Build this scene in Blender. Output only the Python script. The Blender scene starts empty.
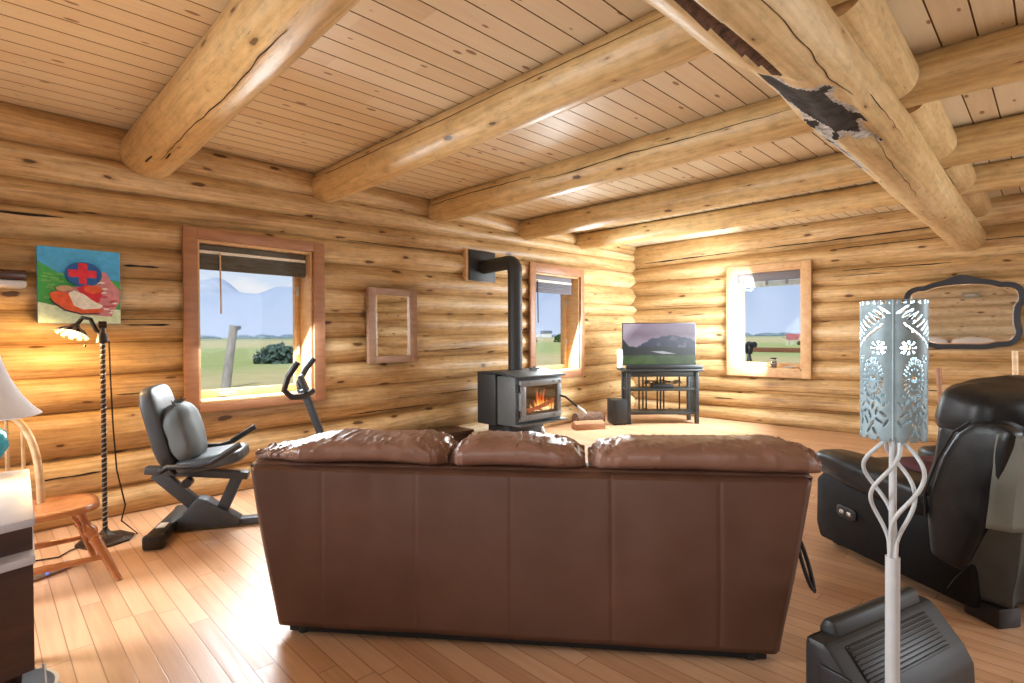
import bpy, bmesh, math, random
from mathutils import Vector, Matrix, noise
random.seed(7)
SC = bpy.context.scene
COL = SC.collection
R = math.radians
V = Vector

# ------------------------------------------------------------------ node helper
class NT:
    def __init__(s, mat):
        s.t = mat.node_tree; s.n = s.t.nodes; s.l = s.t.links
    def node(s, typ, **kw):
        nd = s.n.new(typ)
        for k, v in kw.items():
            setattr(nd, k, v)
        return nd
    def put(s, sock, val):
        if hasattr(val, 'is_output') or isinstance(val, bpy.types.NodeSocket):
            s.l.new(val, sock)
        else:
            sock.default_value = val
    def math(s, op, a, b=None, c=None, clamp=False):
        nd = s.node('ShaderNodeMath', operation=op, use_clamp=clamp)
        s.put(nd.inputs[0], a)
        if b is not None: s.put(nd.inputs[1], b)
        if c is not None: s.put(nd.inputs[2], c)
        return nd.outputs[0]
    def mapping(s, vec, scale=(1, 1, 1), loc=(0, 0, 0), rot=(0, 0, 0)):
        nd = s.node('ShaderNodeMapping')
        s.l.new(vec, nd.inputs[0]); nd.inputs['Scale'].default_value = scale
        nd.inputs['Location'].default_value = loc; nd.inputs['Rotation'].default_value = rot
        return nd.outputs[0]
    def noise(s, vec, scale=1, detail=3, rough=.5, dist=0):
        nd = s.node('ShaderNodeTexNoise')
        s.l.new(vec, nd.inputs['Vector'])
        nd.inputs['Scale'].default_value = scale; nd.inputs['Detail'].default_value = detail
        nd.inputs['Roughness'].default_value = rough; nd.inputs['Distortion'].default_value = dist
        return nd.outputs[0]
    def ramp(s, fac, stops, interp='LINEAR'):
        nd = s.node('ShaderNodeValToRGB')
        cr = nd.color_ramp; cr.interpolation = interp
        while len(cr.elements) < len(stops): cr.elements.new(.5)
        for e, (p, c) in zip(cr.elements, stops):
            e.position = p
            e.color = (c[0], c[1], c[2], 1) if hasattr(c, '__len__') else (c, c, c, 1)
        s.l.new(fac, nd.inputs[0])
        return nd.outputs[0]
    def mix(s, fac, a, b, mode='MIX'):
        nd = s.node('ShaderNodeMix', data_type='RGBA', blend_type=mode)
        s.put(nd.inputs[0], fac)
        for k, x in ((6, a), (7, b)):
            if isinstance(x, tuple): x = (x[0], x[1], x[2], 1)
            s.put(nd.inputs[k], x)
        return nd.outputs[2]
    def bump(s, h, strength=.3, dist=.01):
        nd = s.node('ShaderNodeBump')
        nd.inputs['Strength'].default_value = strength; nd.inputs['Distance'].default_value = dist
        s.l.new(h, nd.inputs['Height'])
        return nd.outputs[0]
    def xyz(s, vec):
        nd = s.node('ShaderNodeSeparateXYZ'); s.l.new(vec, nd.inputs[0]); return nd.outputs
    def comb(s, x, y, z=0.0):
        nd = s.node('ShaderNodeCombineXYZ')
        s.put(nd.inputs[0], x); s.put(nd.inputs[1], y); s.put(nd.inputs[2], z)
        return nd.outputs[0]
    def white(s, vec):
        nd = s.node('ShaderNodeTexWhiteNoise', noise_dimensions='3D')
        s.l.new(vec, nd.inputs[0]); return nd.outputs[0]

def newmat(name):
    m = bpy.data.materials.new(name); m.use_nodes = True
    t = NT(m)
    bsdf = t.n['Principled BSDF']
    return m, t, bsdf

def simple(name, col, rough=.5, metal=0.0, var=.08, scale=25, bump=0.0, spec=.5, emit=None, estr=0):
    """plain coloured material with a little procedural mottling"""
    m, t, b = newmat(name)
    tc = t.node('ShaderNodeTexCoord').outputs['Object']
    nz = t.noise(tc, scale, 4, .6)
    lo = tuple(c * (1 - var) for c in col); hi = tuple(min(1, c * (1 + var)) for c in col)
    t.l.new(t.ramp(nz, [(.3, lo), (.7, hi)]), b.inputs['Base Color'])
    b.inputs['Roughness'].default_value = rough
    b.inputs['Metallic'].default_value = metal
    b.inputs['Specular IOR Level'].default_value = spec
    if bump:
        t.l.new(t.bump(nz, bump, .01), b.inputs['Normal'])
    if emit:
        b.inputs['Emission Color'].default_value = (*emit, 1)
        b.inputs['Emission Strength'].default_value = estr
    return m

def log_mat(name, dark, mid, light, knots=1.0, streak=.5, rough=.42):
    """peeled log: UV x runs along the log in metres, y round it in metres"""
    m, t, b = newmat(name)
    uv = t.node('ShaderNodeUVMap').outputs[0]
    warp = t.noise(t.mapping(uv, (1.3, 3, 1)), 1.0, 2)
    s = t.xyz(uv)
    vv = t.math('ADD', s[1], t.math('MULTIPLY', t.math('SUBTRACT', warp, .5), .05))
    uw = t.comb(s[0], vv, s[2])
    grain = t.noise(t.mapping(uw, (1.6, 42, 1)), 1.0, 6, .62)
    broad = t.noise(t.mapping(uw, (.7, 5, 1)), 1.0, 3, .5)
    tone = t.noise(t.mapping(uv, (.023, .023, 1)), 1.0, 1)
    f = t.math('ADD', t.math('MULTIPLY', grain, .45), t.math('MULTIPLY', broad, .55))
    f = t.math('ADD', f, t.math('MULTIPLY', t.math('SUBTRACT', tone, .5), .5))
    col = t.ramp(f, [(.30, dark), (.5, mid), (.68, light)])
    mo = t.noise(t.mapping(uw, (7, 16, 1), (4.4, 1.2, 0)), 1.0, 6, .7)
    col = t.mix(1.0, col, t.ramp(mo, [(.30, .72), (.5, 1.0), (.7, 1.12)]), 'MULTIPLY')
    # bark and stain streaks
    st = t.noise(t.mapping(uw, (1.1, 13, 1), (3.1, 7.7, 0)), 1.0, 5, .65)
    stm = t.ramp(st, [(.62, 0), (.74, streak)])
    col = t.mix(stm, col, (.16, .065, .022))
    fk = t.noise(t.mapping(uw, (5.5, 60, 1), (9.1, 2.2, 0)), 1.0, 4, .7)
    fkb = t.noise(t.mapping(uw, (.8, 2.2, 1), (1.7, 5.2, 0)), 1.0, 2, .5)
    col = t.mix(t.math('MULTIPLY', t.ramp(fk, [(.60, 0), (.70, .75)]), t.ramp(fkb, [(.42, .1), (.60, 1)])), col, (.13, .055, .022))
    # knots
    kw = t.noise(t.mapping(uw, (9, 26, 1)), 1.0, 3, .6)
    ku = t.comb(t.math('ADD', s[0], t.math('MULTIPLY', t.math('SUBTRACT', kw, .5), .07)), t.math('ADD', vv, t.math('MULTIPLY', t.math('SUBTRACT', kw, .5), .03)))
    vo = t.node('ShaderNodeTexVoronoi', voronoi_dimensions='2D'); vo.inputs['Scale'].default_value = 1
    t.l.new(t.mapping(ku, (2.1, 5.4, 1)), vo.inputs['Vector'])
    rnd = t.xyz(vo.outputs['Color'])[0]
    rad = t.math('MULTIPLY', t.math('POWER', t.math('SUBTRACT', rnd, .30, clamp=True), 2.0), .27 * knots)
    kn = t.math('SUBTRACT', rad, vo.outputs['Distance'])
    km = t.ramp(t.math('MULTIPLY_ADD', kn, 18, .5), [(.38, 0), (.9, .85)])
    halo = t.ramp(t.math('MULTIPLY_ADD', kn, 6, .75), [(.2, 0), (.8, .45)])
    col = t.mix(halo, col, (.30, .125, .035))
    col = t.mix(km, col, (.05, .022, .010))
    t.l.new(col, b.inputs['Base Color'])
    b.inputs['Roughness'].default_value = rough
    b.inputs['Specular IOR Level'].default_value = .4
    h = t.math('ADD', t.math('MULTIPLY', grain, .5), t.math('MULTIPLY', broad, .8))
    h = t.math('SUBTRACT', h, t.math('MULTIPLY', km, .3))
    t.l.new(t.bump(h, .45, .012), b.inputs['Normal'])
    return m

def wood_mat(name, dark, light, scale=(3, 30, 30), rough=.4, bump=.1):
    m, t, b = newmat(name)
    tc = t.node('ShaderNodeTexCoord').outputs['Object']
    g = t.noise(t.mapping(tc, scale), 1.0, 5, .6)
    t.l.new(t.ramp(g, [(.3, dark), (.7, light)]), b.inputs['Base Color'])
    b.inputs['Roughness'].default_value = rough
    t.l.new(t.bump(g, bump, .005), b.inputs['Normal'])
    return m

def leather(name, dark, light, rough=.4, bump=.25, spec=.5):
    m, t, b = newmat(name)
    tc = t.node('ShaderNodeTexCoord').outputs['Object']
    big = t.noise(tc, 2.2, 3, .5)
    fine = t.noise(tc, 90, 3, .6)
    crk = t.noise(tc, 9, 5, .65)
    f = t.math('ADD', t.math('MULTIPLY', big, .7), t.math('MULTIPLY', crk, .3))
    t.l.new(t.ramp(f, [(.3, dark), (.7, light)]), b.inputs['Base Color'])
    b.inputs['Specular IOR Level'].default_value = spec
    t.l.new(t.ramp(crk, [(.3, rough - .08), (.7, rough + .1)]), b.inputs['Roughness'])
    h = t.math('ADD', t.math('MULTIPLY', fine, .25), t.math('MULTIPLY', crk, .8))
    t.l.new(t.bump(h, bump, .01), b.inputs['Normal'])
    return m

def glass_mat(name, tint=(1, 1, 1), refl=.06, fr=.5):
    m = bpy.data.materials.new(name); m.use_nodes = True
    t = NT(m); t.n.clear()
    out = t.node('ShaderNodeOutputMaterial')
    tr = t.node('ShaderNodeBsdfTransparent'); tr.inputs[0].default_value = (*tint, 1)
    gl = t.node('ShaderNodeBsdfGlossy'); gl.inputs['Roughness'].default_value = .02
    lw = t.node('ShaderNodeLayerWeight'); lw.inputs[0].default_value = .35
    mx = t.node('ShaderNodeMixShader')
    t.l.new(t.math('MULTIPLY_ADD', lw.outputs['Fresnel'], fr, refl * .3, clamp=True), mx.inputs[0])
    t.l.new(tr.outputs[0], mx.inputs[1]); t.l.new(gl.outputs[0], mx.inputs[2])
    t.l.new(mx.outputs[0], out.inputs[0])
    return m

M = {}
M['wall_log'] = log_mat('wall_log', (.25, .125, .045), (.55, .345, .15), (.78, .595, .36), streak=.65)
M['brightened_log'] = log_mat('brightened_log', (.55, .42, .26), (.74, .62, .44), (.86, .77, .60), streak=.4)  # log colour lightened to stand in for bright light on the rear wall
M['beam_log'] = log_mat('beam_log', (.42, .245, .095), (.66, .455, .21), (.80, .635, .36), knots=.8, streak=.3, rough=.32)
M['girder_log'] = log_mat('girder_log', (.46, .29, .12), (.68, .49, .25), (.82, .67, .42), knots=.5, streak=.15, rough=.34)
M['trim'] = wood_mat('trim', (.30, .13, .06), (.42, .20, .10), (4, 4, 22), .45)
M['trim_pale'] = wood_mat('trim_pale', (.50, .28, .13), (.66, .42, .22), (12, 12, 12), .45)
M['jamb'] = wood_mat('jamb', (.55, .32, .14), (.72, .48, .25), (6, 6, 24), .4)
M['crack'] = simple('crack', (.020, .012, .008), .9)
M['bark'] = simple('bark', (.035, .03, .028), .9, var=.8, scale=16, bump=.8)
M['lichen'] = simple('lichen', (.52, .50, .47), .9, var=.55, scale=30, bump=.6)
M['bark_brown'] = simple('bark_brown', (.12, .065, .04), .95, var=.6, scale=30, bump=.8)
M['split_wood'] = wood_mat('split_wood', (.26, .11, .05), (.42, .21, .10), (6, 30, 30), .8, .4)
M['cut_end'] = simple('cut_end', (.50, .30, .13), .7, var=.25)
M['black_metal'] = simple('black_metal', (.018, .018, .02), .5, 0.2)
M['stove_black'] = simple('stove_black', (.022, .023, .025), .55)
M['stove_grey'] = simple('stove_grey', (.11, .12, .125), .5, .1)
M['stove_door'] = simple('stove_door', (.24, .25, .26), .45, .2)
M['steel'] = simple('steel', (.6, .6, .6), .3, .9)
M['white_metal'] = simple('white_metal', (.50, .52, .53), .45, 0, .04)
M['black_plastic'] = simple('black_plastic', (.012, .012, .013), .4)
M['grey_plastic'] = simple('grey_plastic', (.016, .017, .018), .5)
M['black_wood'] = wood_mat('black_wood', (.012, .014, .014), (.03, .034, .034), (6, 6, 30), .4)
M['bike_grey'] = simple('bike_grey', (.060, .065, .072), .45, .4)
M['bike_pad'] = leather('bike_pad', (.035, .04, .043), (.07, .075, .08), .42, .15)
M['pillow_grey'] = leather('pillow_grey', (.07, .08, .08), (.12, .13, .13), .7, .2)
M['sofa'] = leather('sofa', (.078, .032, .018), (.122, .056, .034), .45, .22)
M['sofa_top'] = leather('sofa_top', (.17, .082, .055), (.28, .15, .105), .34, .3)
M['sofa_dark'] = simple('sofa_dark', (.012, .011, .01), .8)
M['strap'] = simple('strap', (.06, .05, .048), .8)
M['recliner'] = leather('recliner', (.007, .0075, .0085), (.014, .015, .017), .36, .12, .35)
M['recliner_side'] = leather('recliner_side', (.004, .004, .005), (.008, .008, .009), .55, .12, .2)
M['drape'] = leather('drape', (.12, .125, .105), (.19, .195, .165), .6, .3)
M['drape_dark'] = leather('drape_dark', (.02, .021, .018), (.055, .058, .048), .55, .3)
M['burgundy'] = leather('burgundy', (.06, .012, .02), (.12, .03, .045), .8, .3)
M['tin'] = simple('tin', (.25, .335, .37), .5, .35, .25, 14)
M['bulb'] = simple('bulb', (1, 1, 1), .4, emit=(.92, .97, 1.0), estr=22)
M['warm_bulb'] = simple('warm_bulb', (1, .9, .7), .4, emit=(1, .72, .38), estr=9)
M['dark_bronze'] = simple('dark_bronze', (.035, .022, .014), .4, .6, .4, 60, .4)
M['ring_light'] = simple('ring_light', (.30, .25, .18), .4, .4)
M['honey_wood'] = wood_mat('honey_wood', (.36, .13, .05), (.56, .25, .10), (8, 8, 8), .22)
M['pale_wood'] = wood_mat('pale_wood', (.60, .38, .18), (.80, .58, .34), (8, 8, 20), .3)
M['dresser'] = wood_mat('dresser', (.035, .013, .008), (.075, .028, .016), (3, 3, 20), .3)
M['dresser_top'] = simple('dresser_top', (.55, .54, .58), .42, 0, .1, 6)
M['teal'] = simple('teal', (.015, .28, .38), .15, 0, .35, 9)
M['shade_white'] = simple('shade_white', (.80, .80, .84), .8, 0, .03)
M['white_plastic'] = simple('white_plastic', (.60, .61, .63), .4)
M['blind_white'] = simple('blind_white', (.80, .74, .62), .6)
M['blind_brown'] = wood_mat('blind_brown', (.05, .045, .03), (.12, .105, .075), (6, 6, 60), .6)
M['blind_grey'] = simple('blind_grey', (.15, .145, .17), .7)
M['blind_green'] = simple('blind_green', (.36, .40, .36), .6, var=.3)
M['glass'] = glass_mat('window_glass', refl=.01, fr=.012)
M['stove_glass'] = glass_mat('stove_glass', (.9, .88, .86), .15)
M['jar_glass'] = glass_mat('jar_glass', (.85, .85, .85), .3)
M['mirror'] = simple('mirror', (.92, .93, .92), .02, 1.0, 0)
M['mirror_bevel'] = simple('mirror_bevel', (.95, .96, .95), .12, 1.0, 0)
M['dark_frame'] = simple('dark_frame', (.010, .010, .013), .5, 0, .3, 40, .3)
M['grey_frame'] = wood_mat('grey_frame', (.28, .16, .10), (.40, .25, .17), (6, 6, 24), .5)
M['jar_fill'] = simple('jar_fill', (.22, .17, .15), .9, var=.5, scale=60)
M['paper'] = simple('paper', (.75, .75, .74), .7)

# floor: strip maple laid along X
def floor_mat():
    m, t, b = newmat('floor_planks')
    tc = t.node('ShaderNodeTexCoord').outputs['Object']
    s = t.xyz(tc); w = .083
    yr = t.math('DIVIDE', s[1], w); row = t.math('FLOOR', yr); fy = t.math('FRACT', yr)
    rr = t.white(t.comb(row, 3.3, 1.0))
    xr = t.math('DIVIDE', t.math('ADD', s[0], t.math('MULTIPLY', rr, 5)), .95)
    colx = t.math('FLOOR', xr); fx = t.math('FRACT', xr)
    rnd = t.white(t.comb(row, colx, 7.0))
    g = t.noise(t.mapping(t.comb(s[0], s[1], t.math('MULTIPLY', rnd, 30)), (2.0, 38, 1)), 1.0, 5, .6, .4)
    f = t.math('ADD', t.math('MULTIPLY', g, .62), t.math('MULTIPLY', rnd, .30))
    col = t.ramp(f, [(.15, (.44, .235, .125)), (.5, (.60, .355, .205)), (.9, (.72, .475, .31))])
    ew = t.math('MINIMUM', fy, t.math('SUBTRACT', 1, fy))
    ex = t.math('MULTIPLY', t.math('MINIMUM', fx, t.math('SUBTRACT', 1, fx)), 11.4)
    gap = t.ramp(t.math('MINIMUM', ew, ex), [(.012, 1), (.035, 0)])
    st = t.ramp(t.noise(t.mapping(tc, (1.3, 9, 1)), 1, 5, .7), [(.66, 0), (.76, .45)])
    col = t.mix(st, col, (.20, .09, .04))
    col = t.mix(t.math('MULTIPLY', gap, .75), col, (.16, .07, .03))
    t.l.new(col, b.inputs['Base Color'])
    t.l.new(t.ramp(g, [(.3, .30), (.7, .44)]), b.inputs['Roughness'])
    t.l.new(t.bump(t.math('SUBTRACT', t.math('MULTIPLY', g, .2), gap), .15, .004), b.inputs['Normal'])
    return m
M['floor'] = floor_mat()

def ceil_mat():
    m, t, b = newmat('ceiling_boards')
    tc = t.node('ShaderNodeTexCoord').outputs['Object']
    s = t.xyz(tc)
    row = t.math('FLOOR', t.math('DIVIDE', t.math('ADD', s[0], 20.0), .147))
    rnd = t.white(t.comb(row, 1.7, 2.0))
    rnd2 = t.white(t.comb(row, t.math('FLOOR', t.math('DIVIDE', t.math('ADD', s[1], t.math('MULTIPLY', rnd, 9)), 2.6)), 4.0))
    g = t.noise(t.mapping(t.comb(s[0], s[1], t.math('MULTIPLY', rnd2, 20)), (34, 1.5, 1)), 1.0, 5, .6, .6)
    f = t.math('ADD', t.math('MULTIPLY', g, .6), t.math('MULTIPLY', rnd2, .4))
    col = t.ramp(f, [(.2, (.72, .56, .37)), (.5, (.80, .67, .47)), (.8, (.86, .76, .58))])
    vo = t.node('ShaderNodeTexVoronoi', voronoi_dimensions='2D'); vo.inputs['Scale'].default_value = 1
    t.l.new(t.mapping(tc, (7, 2.6, 1)), vo.inputs['Vector'])
    rk = t.xyz(vo.outputs['Color'])[1]
    rad = t.math('MULTIPLY', t.math('SUBTRACT', rk, .3, clamp=True), .15)
    km = t.ramp(t.math('MULTIPLY_ADD', t.math('SUBTRACT', rad, vo.outputs['Distance']), 14, .5), [(.35, 0), (.8, .85)])
    col = t.mix(km, col, (.24, .10, .035))
    t.l.new(col, b.inputs['Base Color'])
    b.inputs['Roughness'].default_value = .40
    t.l.new(t.bump(g, .12, .005), b.inputs['Normal'])
    return m
M['ceiling'] = ceil_mat()
M['groove'] = simple('groove', (.30, .15, .06), .7)

# ------------------------------------------------------------------ mesh helper
class B:
    def __init__(s): s.bm = bmesh.new(); s.mi = 0; s.mats = []
    def mat(s, m):
        if isinstance(m, str): m = M[m]
        if m not in s.mats: s.mats.append(m)
        s.mi = s.mats.index(m); return s
    def _fin(s, n0):
        s.bm.faces.ensure_lookup_table()
        for f in s.bm.faces[n0:]: f.material_index = s.mi
    def box(s, c, size, bev=0, rot=None, seg=2):
        n0 = len(s.bm.faces)
        mt = Matrix.Translation(c)
        if rot is not None: mt = mt @ rot.to_4x4()
        mt = mt @ Matrix.Diagonal((*size, 1))
        tmp = bmesh.new(); bmesh.ops.create_cube(tmp, size=1, matrix=mt)
        if bev: bmesh.ops.bevel(tmp, geom=tmp.edges[:], offset=bev, segments=seg, affect='EDGES', profile=.5)
        s.join(tmp); s._fin(n0); return s
    def join(s, tmp):
        mp = {v: s.bm.verts.new(v.co) for v in tmp.verts}
        for f in tmp.faces:
            try: s.bm.faces.new([mp[v] for v in f.verts])
            except ValueError: pass
        tmp.free()
    def bar(s, p0, p1, w, h, bev=0, up=(0, 0, 1)):
        """rectangular bar from p0 to p1, w across, h along up"""
        p0, p1 = V(p0), V(p1); d = p1 - p0; L = d.length; x = d / L
        y = V(up).cross(x)
        if y.length < 1e-4: y = V((0, 1, 0)).cross(x)
        y.normalize(); z = x.cross(y)
        rot = Matrix((x, y, z)).transposed()
        return s.box((p0 + p1) / 2, (L, w, h), bev, rot)
    def tube(s, pts, r, n=12, caps=True, closed=False):
        n0 = len(s.bm.faces)
        pts = [V(p) for p in pts]; N = len(pts)
        rr = r if isinstance(r, (list, tuple)) else [r] * N
        T = []
        for i in range(N):
            a = pts[i - 1] if (i or closed) else pts[i]; b = pts[(i + 1) % N] if (i < N - 1 or closed) else pts[i]
            T.append((b - a).normalized())
        ref = V((0, 0, 1)) if abs(T[0].z) < .9 else V((1, 0, 0))
        nrm = (ref - T[0] * ref.dot(T[0])).normalized()
        rings = []
        for i in range(N):
            nrm = (nrm - T[i] * nrm.dot(T[i])).normalized(); bn = T[i].cross(nrm)
            rings.append([s.bm.verts.new(pts[i] + (nrm * math.cos(2 * math.pi * k / n) + bn * math.sin(2 * math.pi * k / n)) * rr[i]) for k in range(n)])
        M_ = N if closed else N - 1
        for i in range(M_):
            a, b = rings[i], rings[(i + 1) % N]
            for k in range(n): s.bm.faces.new((a[k], a[(k + 1) % n], b[(k + 1) % n], b[k]))
        if caps and not closed:
            s.bm.faces.new(rings[0][::-1]); s.bm.faces.new(rings[-1])
        s._fin(n0); return s
    def cyl(s, p0, p1, r0, r1=None, n=20):
        return s.tube([p0, p1], [r0, r0 if r1 is None else r1], n)
    def lathe(s, prof, c=(0, 0, 0), n=28, axis=None, capb=True, capt=True):
        n0 = len(s.bm.faces); c = V(c)
        rot = axis if axis is not None else Matrix.Identity(3)
        rings = [[s.bm.verts.new(c + rot @ V((r * math.cos(2 * math.pi * k / n), r * math.sin(2 * math.pi * k / n), z))) for k in range(n)] for r, z in prof]
        for a, b in zip(rings, rings[1:]):
            for k in range(n): s.bm.faces.new((a[k], a[(k + 1) % n], b[(k + 1) % n], b[k]))
        if capb: s.bm.faces.new(rings[0][::-1])
        if capt: s.bm.faces.new(rings[-1])
        s._fin(n0); return s
    def prism(s, poly, fn, d0, d1, bev=0):
        """extrude 2-D polygon; fn(a, b, d) -> point"""
        n0 = len(s.bm.faces)
        tmp = bmesh.new()
        lo = [tmp.verts.new(fn(a, b, d0)) for a, b in poly]; hi = [tmp.verts.new(fn(a, b, d1)) for a, b in poly]
        n = len(poly)
        tmp.faces.new(lo[::-1]); tmp.faces.new(hi)
        for i in range(n): tmp.faces.new((lo[i], lo[(i + 1) % n], hi[(i + 1) % n], hi[i]))
        bmesh.ops.recalc_face_normals(tmp, faces=tmp.faces[:])
        if bev: bmesh.ops.bevel(tmp, geom=tmp.edges[:], offset=bev, segments=2, affect='EDGES', profile=.5)
        bmesh.ops.triangulate(tmp, faces=[f for f in tmp.faces if len(f.verts) > 4])
        s.join(tmp); s._fin(n0); return s
    def grid(s, fn, nu, nv, closeu=False):
        n0 = len(s.bm.faces)
        g = [[s.bm.verts.new(fn(i / (nu if closeu else nu - 1), j / (nv - 1))) for j in range(nv)] for i in range(nu)]
        for i in range(nu if closeu else nu - 1):
            for j in range(nv - 1):
                a = g[i]; b = g[(i + 1) % nu]
                s.bm.faces.new((a[j], b[j], b[j + 1], a[j + 1]))
        s._fin(n0); return g
    def puff(s, c, half, e=.45, nu=40, nv=24, amp=0.0, freq=6, seed=0, rot=None, wr=0.0):
        """superellipsoid cushion with noise"""
        n0 = len(s.bm.faces); c = V(c)
        pw = lambda x, p: math.copysign(abs(x) ** p, x)
        def f(u, v):
            th = 2 * math.pi * u; ph = math.pi * (v - .5)
            d = V((pw(math.cos(ph), e) * pw(math.cos(th), e), pw(math.cos(ph), e) * pw(math.sin(th), e), pw(math.sin(ph), e)))
            p = V((d.x * half[0], d.y * half[1], d.z * half[2]))
            if amp:
                p += d * (noise.noise(p * freq + V((seed * 9.1, 3, 0))) * amp)
            if wr:
                q = V((p.x * 14, p.y * 6, p.z * 6)) + V((seed * 5, 0, 0))
                k = abs(noise.noise(q)) ; p += d * (wr * (k - .25))
            if rot is not None: p = rot @ p
            return c + p
        bot = s.bm.verts.new(f(0, 0)); top = s.bm.verts.new(f(0, 1))
        g = [[s.bm.verts.new(f(i / nu, j / nv)) for j in range(1, nv)] for i in range(nu)]
        for i in range(nu):
            a, b = g[i], g[(i + 1) % nu]
            s.bm.faces.new((bot, b[0], a[0])); s.bm.faces.new((top, a[-1], b[-1]))
            for j in range(nv - 2): s.bm.faces.new((a[j], b[j], b[j + 1], a[j + 1]))
        s._fin(n0); return s
    def build(s, name, mat=None, parent=None, loc=None, rot=None, smooth=True, angle=40, sub=0, solid=0):
        bm = s.bm
        bmesh.ops.recalc_face_normals(bm, faces=bm.faces[:])
        me = bpy.data.meshes.new(name); bm.to_mesh(me); bm.free()
        if not s.mats and mat is not None: s.mat(mat)
        for m in s.mats: me.materials.append(m)
        return finish(me, name, parent, loc, rot, smooth, angle, sub, solid)

def finish(me, name, parent, loc, rot, smooth=True, angle=40, sub=0, solid=0):
    if smooth:
        for p in me.polygons: p.use_smooth = True
        me.set_sharp_from_angle(angle=R(angle))
    o = bpy.data.objects.new(name, me); COL.objects.link(o)
    if parent is not None: o.parent = parent
    if loc is not None: o.location = loc
    if rot is not None: o.rotation_euler = rot
    if solid:
        md = o.modifiers.new('thickness', 'SOLIDIFY'); md.thickness = solid; md.offset = 0
    if sub:
        md = o.modifiers.new('smooth', 'SUBSURF'); md.levels = sub; md.render_levels = sub
    return o

def tag(o, label, cat, group=None, kind=None):
    o['label'] = label; o['category'] = cat
    if group: o['group'] = group
    if kind: o['kind'] = kind
    return o
def thing(name, label, cat, loc=(0, 0, 0), rot=(0, 0, 0), group=None):
    o = bpy.data.objects.new(name, None); COL.objects.link(o)
    o.location = loc; o.rotation_euler = rot; o.empty_display_size = .1
    return tag(o, label, cat, group)
def struct(o): o['kind'] = 'structure'; return o
def frame_thing(name, label, cat, o, x, y, group=None):
    """Empty with its own horizontal frame: x axis and y axis given in the world"""
    x = V(x).normalized()
    return thing(name, label, cat, o, (0, 0, math.atan2(x.y, x.x)), group)

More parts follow.
